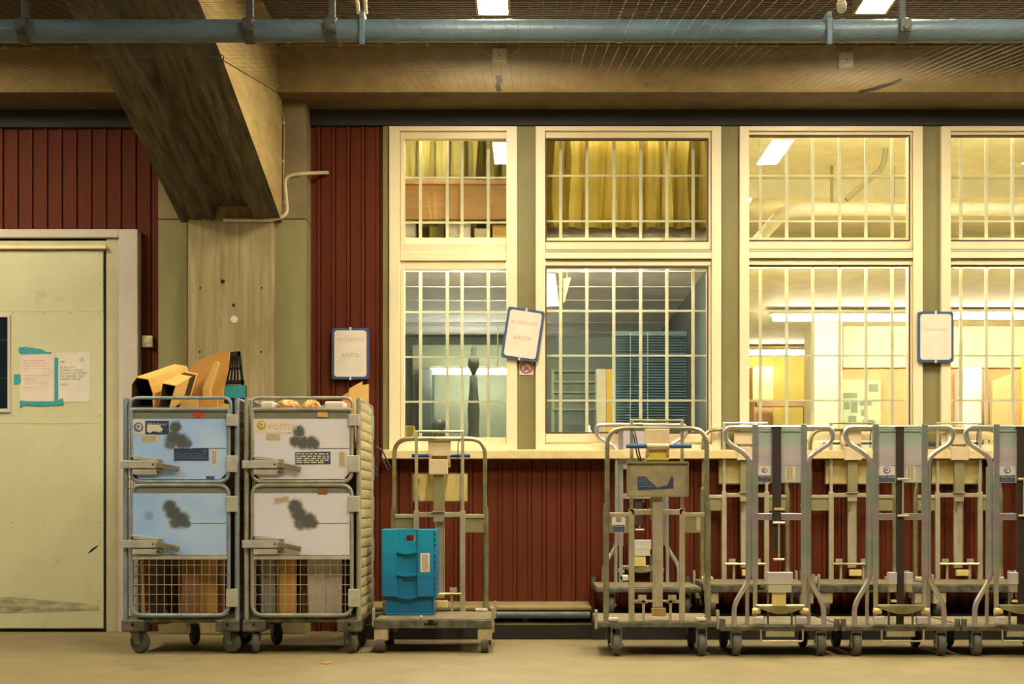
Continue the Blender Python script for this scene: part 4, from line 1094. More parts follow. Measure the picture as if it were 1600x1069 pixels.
# left cage, pale blue sheets
oc = (X(192, DF) + X(375, DF)) / 2; YO = DF - 0.016 - (DF + DB) / 2
pb1 = blob_mat('blue_sheet_upper', (150, 192, 250), (186, 210, 246), bpx([(275, 668, 8, .95), (272, 684, 10, .95), (285, 690, 10, .95), (268, 692, 9, .85), (294, 694, 6, .9)], oc), YO)
pb2 = blob_mat('blue_sheet_lower', (154, 194, 250), (188, 212, 246), bpx([(266, 792, 9, .95), (272, 802, 10, .95), (284, 812, 11, .95), (276, 816, 9, .9), (292, 818, 6, .9), (234, 806, 6, .35)], oc), YO)
c1, W1, H1, yd1 = cage(192, 375, 'roll cage with pale blue doors holding cardboard, left of its pair', 'cageblue', (pb1, pb2), 1)
y_ = yd1 - 0.0045
def PXs(t, a, b, c_, d_, m, **k): return sticker(t, X(a, DF), X(b, DF), Z(d_, DF), Z(c_, DF), y_, m, **k)
e_ = PXs(c1, 207.5, 228, 655.5, 679, 'label_white', name='emblem_sticker'); emblem(e_, (X(217.5, DF), Z(668, DF)), 0.031, y_ - 0.0012)
e_ = PXs(c1, 228, 265, 658, 679, 'navy', name='navy_sticker')
text('sticker_text', 'Tillhör Posten', (X(230.5, DF), y_ - 0.002, Z(660.5, DF)), 0.022, 'txt_white', e_)
text('sticker_text', 'Får ej', (X(230, DF), y_ - 0.002, Z(666, DF)), 0.045, 'txt_white', e_)
q = MB(); q.prism([(X(a, DF), Z(b, DF)) for a, b in ((231, 664), (252, 664), (252, 668), (256, 671), (250, 676), (240, 674), (236, 677), (231, 675))][::-1], y_ - 0.0024, y_ - 0.0013); q.build('worn_patch', 'txt_white', e_)
e_ = PXs(c1, 222.5, 247, 680, 691, 'label_cream', name='barcode_sticker'); sticker(e_, X(224, DF), X(245, DF), Z(689, DF), Z(681.5, DF), y_ - 0.0012, 'barcode', name='barcode')
e_ = PXs(c1, 273, 327, 701, 720, 'navy', name='navy_sticker')
q = MB()
for j, py in enumerate((709.5, 712.8, 716)): scribble(q, X(275, DF), X(325 - 6 * (j == 1), DF), Z(py, DF), 0.0052, y_ - 0.0012, 0.03)
q.prism([(X(a, DF), Z(b, DF)) for a, b in ((318, 705), (324, 703), (323, 705.5), (319, 707))][::-1], y_ - 0.002, y_ - 0.0012)
q.build('small_print', 'emblem_blue', e_)
e_ = PXs(c1, 331, 341, 702.5, 727, 'label_white', name='barcode_sticker'); sticker(e_, X(332.5, DF), X(339.5, DF), Z(725, DF), Z(704, DF), y_ - 0.0012, 'barcode', name='barcode')
PXs(c1, 323, 336, 744, 748.5, 'board_frame', name='blue_strip')
q = MB(); q.prism([(X(a, DF), Z(b, DF)) for a, b in ((303, 644), (319, 644), (317, 655), (310, 650), (304, 655))][::-1], yd1 - 0.004, yd1 + 0.004); q.build('red_tab', 'sign_red', c1, label='small red tab')

# right cage, pale grey sheets
oc2 = (X(381, DF) + X(565, DF)) / 2
pg1 = blob_mat('grey_sheet_upper', (212, 214, 232), (222, 216, 214), bpx([(468, 675, 8, .95), (462, 690, 8, .95), (474, 692, 9, .95), (486, 692, 9, .95), (492, 694, 7, .95), (453, 675, 3, .5)], oc2), YO)
pg2 = blob_mat('grey_sheet_lower', (214, 216, 232), (224, 218, 216), bpx([(462, 792, 10, .95), (468, 804, 11, .95), (482, 814, 11, .95), (470, 818, 9, .9), (490, 818, 7, .9)], oc2), YO)
c2, W2, H2, yd2 = cage(381, 565, 'roll cage with pale grey doors and cream slatted side, right of its pair', 'cagegrey', (pg1, pg2), 2)
e_ = PXs(c2, 397, 456, 655, 676, 'paper_pink', name='emblem_sticker')
emblem(e_, (X(409, DF), Z(665, DF)), 0.03, y_ - 0.0012, 'emblem_yellow', 'label_cream')
text('sticker_text', 'POSTEN', (X(420.5, DF), y_ - 0.002, Z(662, DF)), 0.05, 'txt_pale', e_)
e_ = PXs(c2, 416, 440, 677, 688, 'label_cream', name='barcode_sticker'); sticker(e_, X(417, DF), X(438, DF), Z(686.5, DF), Z(678.5, DF), y_ - 0.0012, 'barcode', name='barcode')
e_ = PXs(c2, 462, 517, 706.5, 725.5, 'navy', name='navy_sticker', rot=-1)
q = MB()
for py, xe in ((709.5, 515), (713, 515), (716.3, 515), (719.6, 514), (722.8, 508)): scribble(q, X(463.5, DF), X(xe, DF), Z(py, DF), 0.0078, y_ - 0.0014, 0.035)
q.build('small_print', 'txt_white', e_)
e_ = PXs(c2, 529.5, 541, 706, 729, 'label_cream', name='barcode_sticker'); sticker(e_, X(531, DF), X(539.5, DF), Z(727.5, DF), Z(707, DF), y_ - 0.0012, 'barcode', name='barcode')
e_ = PXs(c2, 428, 453, 776, 786, 'label_cream', name='barcode_sticker', rot=-9); sticker(e_, X(430, DF), X(451, DF), Z(784.5, DF), Z(777.5, DF), y_ - 0.0012, 'barcode', name='barcode', rot=-9)
q = MB(); q.box(X(497, DF), X(512, DF), yd2 - 0.006, yd2 + 0.004, Z(652, DF), Z(644, DF)); q.build('tag', 'card_pale', c2, label='yellow paper tag')
q = MB(); q.box(X(497, DF), X(512, DF), yd2 - 0.006, yd2 + 0.004, Z(773, DF), Z(763, DF)); q.build('tag', 'card_brown', c2, label='brown paper tag')
for i, pts in enumerate((((587, 698), (597, 703), (604, 718), (611, 733), (606, 735), (600, 722), (595, 712)), ((583, 722), (583, 734), (591, 748), (590, 738), (584, 726)))):
    q = MB(); q.tube(fillet([P(a, b, DB + 0.01) for a, b in pts], 0.03), 0.006, 6); q.build('strap_loop', 'black_plastic', c2, smooth=True, label='black hanging strap loop')


# ------------------------------------------------------------------ what the cages hold
def open_carton(pts_front, d0, d1, shift, name, lab, m='card', group='cardboard in the left roll cage'):
    """hollow carton lying on its side: mouth polygon (px) at depth d0, far end at d1 shifted by px"""
    A = [P(a, b, d0) for a, b in pts_front]; B = [P(a + shift[0], b + shift[1], d1) for a, b in pts_front]
    c = sum((v for v in A), Vector()) / len(A)
    Ai = [c + (v - c) * 0.93 for v in A]; cb = sum((v for v in B), Vector()) / len(B); Bi = [cb + (v - cb) * 0.9 - Vector((0, 0.02, 0)) for v in B]
    n = len(A); q = MB(); q.v = A + B + Ai + Bi
    for i in range(n):
        j = (i + 1) % n
        q.f += [(i, j, n + j, n + i), (j, i, 2 * n + i, 2 * n + j)]
    q.f += [tuple(range(n, 2 * n))]
    zmin = min(v.z for v in q.v)
    t = thing(name, lab, 'carton', (c.x, (d0 + d1) / 2, zmin), group)
    o = q.build('shell', m, t)
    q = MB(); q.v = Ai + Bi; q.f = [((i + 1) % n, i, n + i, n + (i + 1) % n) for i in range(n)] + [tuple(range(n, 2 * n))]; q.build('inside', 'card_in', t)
    return t


open_carton([(204, 640), (205, 600), (213, 589), (232, 592), (240, 616), (240, 640)], 9.2, 9.78, (60, -20), 'open_carton', 'open carton lying on its side at the left of the left cage', 'card_pale')
open_carton([(246, 640), (254, 598), (275, 602), (264, 640)], 9.2, 9.42, (34, -18), 'open_carton', 'narrow open carton lying beside the wider one in left cage', 'card_pale')


def sheet(pts, d, th, m, lab, lean=0.0, group='cardboard in the left roll cage', name='cardboard_sheet', cat='cardboard', zfloor=None):
    zz = [Z(b, d) for a, b in pts]; z0 = min(zz)
    A = [(X(a, d), d + (Z(b, d) - z0) * lean, Z(b, d)) for a, b in pts]
    B = [(x, y + th, z) for x, y, z in A]
    q = MB(); q.loft(A[::-1], B[::-1]); return tag(q.build(name, m), lab, cat, group)


ZD = 0.235
yb = CY + (HC - ZD) * F / 9.5   # pixel of the deck at mid depth
def ydk(d): return CY + (HC - ZD) * F / d
sheet([(283, ydk(9.6)), (352, ydk(9.6)), (349, 610), (357, 575), (359, 549), (345, 550), (322, 558), (303, 568), (296, 580), (290, 610)], 9.6, 0.02, 'card', 'large curved brown cardboard sheet standing in the left cage')
sheet([(284, ydk(9.5)), (315, ydk(9.5)), (318, 612), (336, 563), (331, 562), (312, 590), (299, 618)], 9.5, 0.012, 'card', 'narrow slanted cardboard strip leaning in the left cage')
sheet([(318, ydk(9.44)), (326, ydk(9.44)), (328, 607), (341, 568), (338, 564), (334, 566), (316, 608)], 9.44, 0.05, 'card_pale', 'folded pale cardboard with light edges in left cage')
sheet([(271, ydk(9.46)), (280, ydk(9.46)), (284, 635), (298, 605), (301, 590), (293, 594), (280, 612), (275, 635)], 9.46, 0.02, 'card_brown', 'dark brown cardboard flap between cartons in left cage')
sheet([(276, 700), (300, 700), (308, 636), (309, 620), (290, 618), (280, 636)], 9.3, 0.02, 'card_pale', 'yellow cardboard flap just behind the left cage rail')
sheet([(306, ydk(9.27)), (340, ydk(9.27)), (340, 624), (310, 626)], 9.27, 0.02, 'card', 'flat brown carton side behind the left cage rail')
sheet([(342, 700), (357, 700), (357, 632), (350, 630), (343, 634)], 9.3, 0.02, 'card_pale', 'small pale cardboard piece at right of the left cage')
# pieces behind the lower wire
sheet([(222, ydk(9.24)), (226, ydk(9.24)), (224, 860), (220, 860)], 9.24, 0.012, 'card', 'thin orange cardboard edge behind left cage wire')
sheet([(281, ydk(9.22)), (311, ydk(9.22)), (312, 860), (287, 860)], 9.22, 0.012, 'card_brown', 'upright brown cardboard in the middle behind left cage wire')
sheet([(314, ydk(9.3)), (352, ydk(9.3)), (352, 860), (314, 860)], 9.3, 0.012, 'card_brown', 'broad brown cardboard at right behind left cage wire')
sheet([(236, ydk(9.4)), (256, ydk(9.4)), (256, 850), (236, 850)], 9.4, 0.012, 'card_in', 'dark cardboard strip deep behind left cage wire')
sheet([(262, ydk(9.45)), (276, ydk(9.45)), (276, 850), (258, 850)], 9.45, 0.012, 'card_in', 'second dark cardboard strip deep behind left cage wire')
# back sheets filling the depth
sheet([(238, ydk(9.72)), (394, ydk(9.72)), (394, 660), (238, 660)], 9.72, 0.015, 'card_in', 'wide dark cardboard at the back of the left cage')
# black slotted crate end standing on top
bc = thing('black_crate_end', 'black slotted plastic crate part with teal tape in left cage', 'crate', (X(361, 9.66), 9.66, Z(660, 9.66)))
dB = 9.66
def Q(a, b): return (X(a, dB), Z(b, dB))
q = MB()
q.prism([Q(341, 660), Q(343, 602), Q(383, 602), Q(383, 660)], dB, dB + 0.06)     # taped lower part
q.build('lower_wall', 'black_plastic', bc)
q = MB()
L0, L1 = (344, 604), (358, 551); R0, R1 = (381, 602), (375, 549)
def band(p, q_, w0): return [Q(*p), Q(p[0] + w0, p[1]), Q(q_[0] + w0, q_[1]), Q(*q_)]
q.prism(band(L0, L1, 4), dB, dB + 0.03); q.prism(band((R0[0] - 4, R0[1]), (R1[0] - 4, R1[1]), 4), dB, dB + 0.03)
q.prism([Q(358, 557), Q(375, 557), Q(375, 549), Q(358, 550)], dB, dB + 0.03)
q.prism([Q(345, 601), Q(381, 600), Q(381, 594), Q(347, 594)], dB, dB + 0.03)
q.prism([Q(352, 578), Q(378, 577), Q(378, 574), Q(353, 574)], dB, dB + 0.03)
q.build('crate_frame', 'black_plastic', bc)
for k in range(1, 5):
    u = k / 5
    a = (L0[0] + 4 + (R0[0] - 8 - L0[0]) * u, 598); b = (L1[0] + 3 + (R1[0] - 6 - L1[0]) * u, 552)
    q = MB(); q.prism([Q(a[0] - 1.3, a[1]), Q(a[0] + 1.3, a[1]), Q(b[0] + 1.0, b[1]), Q(b[0] - 1.0, b[1])], dB + 0.004, dB + 0.026); q.build('rib', 'black_plastic', bc)
q = MB(); q.prism([Q(342, 622), Q(344, 606), Q(356, 603), Q(383, 602), Q(384, 622)], dB - 0.003, dB); q.build('tape_band', 'tape', bc)
# things in the right cage
g2 = 'waste in the right roll cage'
sheet([(408, ydk(9.24)), (430, ydk(9.24)), (430, 860), (409, 860)], 9.24, 0.012, 'grey_sheet', 'grey sheet at left behind right cage wire', group=g2)
sheet([(429, ydk(9.3)), (436, ydk(9.3)), (436, 860), (429, 860)], 9.3, 0.012, 'card', 'thin orange cardboard beside the grey sheet in right cage', group=g2)
sheet([(436, ydk(9.22)), (463, ydk(9.22)), (463, 860), (437, 860)], 9.22, 0.012, 'card', 'upright tan cardboard behind right cage wire', group=g2)
sheet([(472, ydk(9.3)), (480, ydk(9.3)), (478, 860), (470, 860)], 9.3, 0.012, 'card_brown', 'thin brown cardboard in the middle behind right cage wire', group=g2)
for k, (a, b, d_) in enumerate(((483, 507, 9.22), (507, 534, 9.23))):
    sheet([(a, ydk(d_)), (b, ydk(d_)), (b, 860), (a - 3 + 3 * k, 860)], d_, 0.012, 'plastic_wrap', ('first', 'second')[k] + ' pale plastic wrapped board behind right cage wire, counted from the left', group=g2)
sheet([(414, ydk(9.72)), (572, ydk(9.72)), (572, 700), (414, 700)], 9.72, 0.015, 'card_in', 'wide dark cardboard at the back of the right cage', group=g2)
sheet([(541, 690), (574, 690), (576, 635), (576, 600), (566, 602), (566, 596), (546, 607), (543, 618)], 9.78, 0.012, 'card_pale', 'torn yellow cardboard sticking up at the right of the right cage', group=g2)
sheet([(530, 690), (548, 690), (546, 612), (536, 618)], 9.66, 0.012, 'card', 'small orange cardboard beside the torn yellow one', group=g2)
# bags lying on top of a stack of flat boxes inside
q = MB(); q.box(X(404, 9.2), X(543, 9.2), 9.18, 9.62, Z(690, 9.2), Z(648, 9.2)); q2 = tag(q.build('flat_carton', 'card_brown', bevel=0.01), 'flat brown carton lying on top inside the right cage', 'carton', g2)
q.v
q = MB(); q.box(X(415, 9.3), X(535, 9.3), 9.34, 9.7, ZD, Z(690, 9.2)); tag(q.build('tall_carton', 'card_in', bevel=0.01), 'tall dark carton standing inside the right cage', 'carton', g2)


def lump(px, py, d, rx, rz, m, lab, name, cat, seed):
    rnd = random.Random(seed); q = MB(); n, mrow = 14, 8; c = P(px, py, d)
    ph = [rnd.uniform(0, 6.28) for _ in range(6)]
    prof = []
    for i in range(mrow + 1):
        th = math.pi * i / mrow
        for j in range(n):
            a = 2 * math.pi * j / n
            k = 1 + 0.13 * math.sin(3 * a + ph[0]) * math.sin(th) + 0.1 * math.sin(5 * a + 2 * th + ph[1]) + 0.05 * rnd.uniform(-1, 1)
            q.v.append(c + Vector((rx * S * math.sin(th) * math.cos(a) * k, 0.09 * math.sin(th) * math.sin(a) * k, rz * S * math.cos(th) * k)))
    for i in range(mrow):
        for j in range(n): q.f.append((i * n + j, i * n + (j + 1) % n, (i + 1) * n + (j + 1) % n, (i + 1) * n + j))
    return tag(q.build(name, m), lab, cat, g2)


def packet(a, b, c_, d_, dep, m, lab):
    q = MB(); q.box(X(a, dep), X(b, dep), dep, dep + 0.2, Z(d_, dep), Z(c_, dep)); return tag(q.build('packet', m, bevel=0.012), lab, 'packet', g2)


packet(407, 428, 627, 648, 9.22, 'white_pack', 'white packet at the left under the right cage rail')
packet(507, 537, 627, 648, 9.22, 'white_pack', 'white packet at the right under the right cage rail')
lump(449, 636, 9.32, 18, 12, 'paperbag', 'crumpled tan paper bag beside the left white packet', 'paper_bag', 'bag', 3)
lump(488, 637, 9.32, 15, 12, 'paperbag', 'crumpled golden paper bag beside the right white packet', 'paper_bag', 'bag', 5)


# ------------------------------------------------------------------ hoop trolley (two tube hoops, letter panel)
def hoop_trolley(name, cx, yh, sgn, z0, zs, label, group, fork=False, tube='zinc', deck_t=0.06, pan=(0.985, 1.175), cb=0.876):
    """cx centre, yh depth of the handle hoop, sgn +1 deck runs away from the camera, -1 towards it; z0 floor height, zs upright scale"""
    t = thing(name, label, 'trolley', (cx, yh + sgn * 0.35, z0), group)
    DT = 0.222
    def h(w): return z0 + (DT + (w - DT) * zs if w > DT else w)
    def yy(o): return yh + sgn * o
    def bx(q, u0, u1, o0, o1, w0, w1, direct=False):
        a, b = sorted((yy(o0), yy(o1))); q.box(cx + u0, cx + u1, a, b, h(w0), h(w1)); return q
    bx(MB(), -0.38, 0.38, -0.02, 0.70, DT - deck_t, DT - 0.006).build('deck_frame', 'deck_edge', t, bevel=0.004)
    bx(MB(), -0.375, 0.375, -0.015, 0.695, DT - 0.008, DT).build('deck_board', 'deck', t)
    q = MB(); bx(q, -0.055, 0.03, 0.699, 0.702, DT - 0.04, DT - 0.026); bx(q, -0.03, 0.005, 0.699, 0.702, DT - 0.03, DT - 0.006)
    q.build('hand_slot', 'dark', t)
    if fork:
        for u in (-0.255, 0.285):
            for o in (0.03, 0.6): caster2(t, cx + u, yy(o), z0, DT - deck_t, 0.07)
    else:
        for u in (-0.335, 0.335):
            for o in (0.06, 0.64):
                q = MB(); bx(q, u - 0.045, u + 0.045, o - 0.05, o + 0.05, 0.082, DT - deck_t); k = q.build('wheel_housing', 'housing', t, bevel=0.004)
                q = MB(); q.tube([(cx + u - 0.024, yy(o), z0 + 0.06), (cx + u + 0.024, yy(o), z0 + 0.06)], 0.06, 16); q.build('wheel', 'rubber', k, smooth=True)
    # hoop
    q = MB(); R = 0.11
    q.tube(fillet([(cx - 0.315, yy(0), h(0.9)), (cx - 0.315, yy(0), h(1.418)), (cx + 0.315, yy(0), h(1.418)), (cx + 0.315, yy(0), h(0.9))], R), 0.0155, 10)
    hp_ = q.build('handle_hoop', tube, t, smooth=True)
    for s in (-1, 1):
        q = MB(); q.tube([(cx + s * 0.322, yy(0), h(0.19)), (cx + s * 0.322, yy(0), h(0.88)), (cx + s * 0.318, yy(0), h(0.93)), (cx + s * 0.315, yy(0), h(0.96))], 0.02, 10, radii=[0.0195, 0.0195, 0.021, 0.0165]); q.build('sleeve', tube, t, smooth=True)
        bx(MB(), s * 0.16 - 0.0105, s * 0.16 + 0.0105, 0.0, 0.025, 0.905, 1.47).build('upper_bar', 'zinc_bar', t)
        bx(MB(), s * 0.16 - 0.018, s * 0.16 + 0.018, 0.0, 0.03, 0.21, 0.92).build('lower_bar', 'zinc_bar', t, bevel=0.003)
        u0, u1 = sorted((s * 0.175, s * 0.31))
        bx(MB(), u0, u1, 0.005, 0.011, 0.77, 0.885).build('side_plate', 'plate_olive', t)
        bx(MB(), u0, u1, 0.0, 0.02, 0.868, 0.896).build('plate_bar', 'zinc_bar', t, bevel=0.003)
        # lower latch bracket
        q = MB(); bx(q, s * 0.085 - 0.008, s * 0.085 + 0.008, -0.01, 0.015, 0.2, 0.38); bx(q, min(s * 0.06, s * 0.15), max(s * 0.06, s * 0.15), -0.01, 0.02, 0.335, 0.352)
        bx(q, min(s * 0.07, s * 0.12), max(s * 0.07, s * 0.12), -0.025, -0.005, 0.355, 0.385); q.build('latch_bracket', 'zinc_bar', t)
        q = MB(); bx(q, s * 0.29 - 0.045, s * 0.29 + 0.045, -0.015, 0.05, 0.2, 0.245); q.build('foot_socket', 'zinc_bar', t, bevel=0.01)
        for o in (0.0, 0.66) if not fork else (0.0,):
            q = MB(); bx(q, s * 0.385 - 0.008, s * 0.385 + 0.008, o - 0.02, o + 0.03, DT - 0.05, DT + 0.07); q.build('corner_tab', 'zinc_bar', t, bevel=0.003)
    q = MB(); q.tube([(cx - 0.17, yy(0.012), h(1.468)), (cx + 0.17, yy(0.012), h(1.468))], 0.008, 8); q.build('top_bar', 'zinc', t, smooth=True)
    bx(MB(), -0.16, 0.16, 0.0, 0.028, cb, cb + 0.034).build('cross_bar', 'zinc_bar', t, bevel=0.003)
    q = MB(); bx(q, -0.04, 0.03, 0.02, 0.04, cb - 0.032, cb); bx(q, -0.05, 0.04, 0.005, 0.05, cb + 0.035, cb + 0.043); q.build('bar_clamp', 'zinc_bar', t)
    bx(MB(), -0.07, 0.06, 0.012, 0.075, 1.17, 1.275).build('receiver_box', 'tanbox', t, bevel=0.004)
    bx(MB(), -0.04, 0.032, 0.012, 0.05, 0.92, 1.17).build('centre_channel', 'plate_olive', t)
    bx(MB(), -0.03, 0.034, -0.03, 0.0, 0.31, 1.02).build('centre_column', 'zinc_bar', t, bevel=0.003)
    # document panel: outside face, folded rim
    q = MB(); p0, p1 = pan; bx(q, -0.19, 0.19, -0.045, -0.038, p0, p1); pn = q.build('document_panel', 'panelgrey', t)
    bx(MB(), -0.188, 0.188, -0.0379, -0.031, p0 + 0.002, p1 - 0.002).build('panel_liner', 'yellowpanel', t)
    q = MB(); bx(q, -0.19, 0.19, -0.06, -0.038, p1 - 0.005, p1 + 0.007); bx(q, -0.19, 0.19, -0.06, -0.038, p0 - 0.007, p0 + 0.003); bx(q, -0.195, -0.188, -0.06, -0.038, p0, p1); bx(q, 0.188, 0.195, -0.06, -0.038, p0, p1); q.build('rim', 'plate_olive', pn)
    q = MB()
    for w_ in (p0 + 0.02, p1 - 0.035):
        bx(q, -0.16, -0.14, -0.04, 0.0, w_, w_ + 0.02); bx(q, 0.14, 0.16, -0.04, 0.0, w_, w_ + 0.02)
    q.build('stay', 'zinc_bar', pn)
    q = MB(); q.tube([(cx - 0.2, yy(-0.075), h(1.305)), (cx + 0.21, yy(-0.075), h(1.305))], 0.014, 10); gp = q.build('blue_handle', 'blue_grip', t, smooth=True, label='blue grip handle')
    q = MB(); q.tube([(cx - 0.07, yy(-0.075), h(1.305)), (cx + 0.07, yy(-0.075), h(1.305))], 0.017, 10); q.build('grip_sleeve', 'tanbox', gp, smooth=True)
    for u in (-0.0625, 0.0625): bx(MB(), u - 0.0075, u + 0.0075, -0.075, 0.02, 1.25, 1.31).build('grip_arm', 'zinc_bar', gp)
    bx(MB(), -0.07, 0.072, -0.06, -0.048, 1.222, 1.288).build('yellow_plate', 'yellow_tag', t)
    bx(MB(), -0.08, 0.075, -0.05, -0.01, 1.3, 1.41).build('lock_box', 'tanbox', t, bevel=0.004)
    # thin operating rods and lower cross tube
    q = MB(); q.tube([(cx + 0.03, yy(0.03), h(0.34)), (cx + 0.03, yy(0.03), h(0.86))], 0.003, 5); q.tube([(cx - 0.025, yy(0.03), h(0.76)), (cx - 0.025, yy(0.03), h(0.86))], 0.007, 6); q.build('pull_rod', 'zinc', t)
    q = MB(); q.tube([(cx - 0.15, yy(0.03), h(0.345)), (cx + 0.15, yy(0.03), h(0.345))], 0.009, 6); q.build('lower_tube', 'zinc', t)
    bx(MB(), -0.03, 0.06, 0.03, 0.07, 0.25, 0.3).build('pedal_block', 'yellowpanel', t, bevel=0.004)
    q = MB()
    q.tube(fillet([(cx - 0.145, yy(-0.01), h(1.42)), (cx - 0.135, yy(-0.04), h(1.36)), (cx - 0.11, yy(-0.05), h(1.24)), (cx - 0.1, yy(-0.04), h(1.2)), (cx - 0.125, yy(-0.03), h(1.24)), (cx - 0.15, yy(-0.02), h(1.38))], 0.02), 0.005, 5) if sgn > 0 else q.tube([(cx + 0.145, yy(0.03), h(1.42)), (cx + 0.13, yy(0.045), h(1.38)), (cx + 0.128, yy(0.04), h(1.27))], 0.004, 5)
    q.build('cable_loop', 'black_plastic', t)
    return t, h, yy, bx


def caster2(parent, x, y, z0, ztop, r):
    """narrow fixed wheel seen on edge with a two sided fork"""
    wd = 0.046; q = MB()
    for s in (-1, 1): q.box(x + s * (wd / 2 + 0.007) - 0.004, x + s * (wd / 2 + 0.007) + 0.004, y - 0.022, y + 0.03, z0 + r - 0.02, z0 + ztop + 0.001)
    q.box(x - wd / 2 - 0.011, x + wd / 2 + 0.011, y - 0.03, y + 0.05, z0 + ztop - 0.012, z0 + ztop + 0.001)
    q.tube([(x - 0.045, y, z0 + r), (x + 0.045, y, z0 + r)], 0.008, 8)
    f = q.build('caster', 'fork', parent)
    q = MB(); n = 20; prof = [(0.25 * r, -wd / 2), (0.88 * r, -wd / 2), (r, -wd / 2 + 0.01), (r, wd / 2 - 0.01), (0.88 * r, wd / 2), (0.25 * r, wd / 2)]; vs = []
    for (rr, u) in prof: vs += [(x + u, y + rr * math.cos(2 * math.pi * k / n), z0 + r + rr * math.sin(2 * math.pi * k / n)) for k in range(n)]
    q.add(vs, [(i * n + j, i * n + (j + 1) % n, (i + 1) * n + (j + 1) % n, (i + 1) * n + j) for i in range(5) for j in range(n)] + [tuple(range(n)), tuple(range(6 * n - 1, 5 * n - 1, -1))])
    q.build('wheel', 'rubber', f, smooth=True)


def label_set(t, x0, x1, z0, z1, y):
    """white sticker: round emblem above a navy strip of print"""
    e = sticker(t, x0, x1, z0, z1, y, 'label_white', name='emblem_sticker')
    w_ = x1 - x0; hh = z1 - z0
    emblem(e, ((x0 + x1) / 2, z0 + hh * 0.72), min(w_, hh) * 0.22, y - 0.0012)
    k = sticker(t, x0 + w_ * 0.03, x1 - w_ * 0.03, z0 + hh * 0.03, z0 + hh * 0.42, y - 0.0014, 'navy', name='navy_sticker')
    text('sticker_text', 'Tillhör Posten', (x0 + w_ * 0.08, y - 0.003, z0 + hh * 0.405), w_ * 0.165, 'txt_white', k)
    q = MB()
    for f in (0.2, 0.1): scribble(q, x0 + w_ * 0.1, x1 - w_ * 0.1, z0 + hh * f, hh * 0.045, y - 0.0026, 0.02)
    q.build('small_print', 'emblem_blue', k)


SF = 9.0 / F
# the lone trolley with crates
hoop_trolley('hoop_trolley', X(676, 9.17), 9.87, -1, 0.0, 1.0, 'flat hoop handled trolley carrying the stack of blue crates', 'hoop handled trolleys')
# front trolley of the row, handle towards the viewer
tA, hA, yA, bA = hoop_trolley('hoop_trolley', X(1026.5, 9.0), 9.0, 1, 0.0, 1.02, 'hoop handled trolley with framed document panel facing the viewer, first of the front row', 'hoop handled trolleys', fork=True, tube='zinc_green', deck_t=0.038, pan=(1.0, 1.205), cb=0.882)
xa = X(1026.5, 9.0)
label_set(tA, xa - 0.285, xa - 0.2, hA(0.772), hA(0.885), yA(-0.001) + 0.005)
sticker(tA, xa + 0.25, xa + 0.275, hA(0.785), hA(0.87), yA(0.004), 'barcode', name='barcode_sticker')
q = MB(); q.prism([(xa + a, hA(b)) for a, b in ((-0.125, 1.035), (0.1, 1.045), (0.1, 1.115), (0.085, 1.12), (0.06, 1.065), (0.0, 1.05), (-0.06, 1.1), (-0.075, 1.118), (-0.125, 1.118))], yA(-0.047), yA(-0.0445))
e_ = q.build('navy_sticker', 'navy', tA, label='worn navy label')
q = MB()
for w_, xe in ((1.105, -0.07), (1.09, -0.06), (1.075, -0.04), (1.058, -0.02)): scribble(q, xa - 0.12, xa + xe, hA(w_), 0.005, yA(-0.0475), 0.02)
q.build('small_print', 'emblem_blue', e_)
# trolleys standing behind on the ledge
DH = 10.74
for i, (px, lab) in enumerate(((1164, 'yellow panelled hoop trolley on the ledge behind the second front trolley'), (1331, 'yellow panelled hoop trolley on the ledge behind the third front trolley'),
                               (1497, 'yellow panelled hoop trolley on the ledge behind the rightmost front trolley'), (1664, 'hoop trolley on the ledge at the right end of the row'))):
    hoop_trolley('hoop_trolley', X(px, DH), DH, -1, LZ, 0.945, lab, 'trolleys on the ledge')


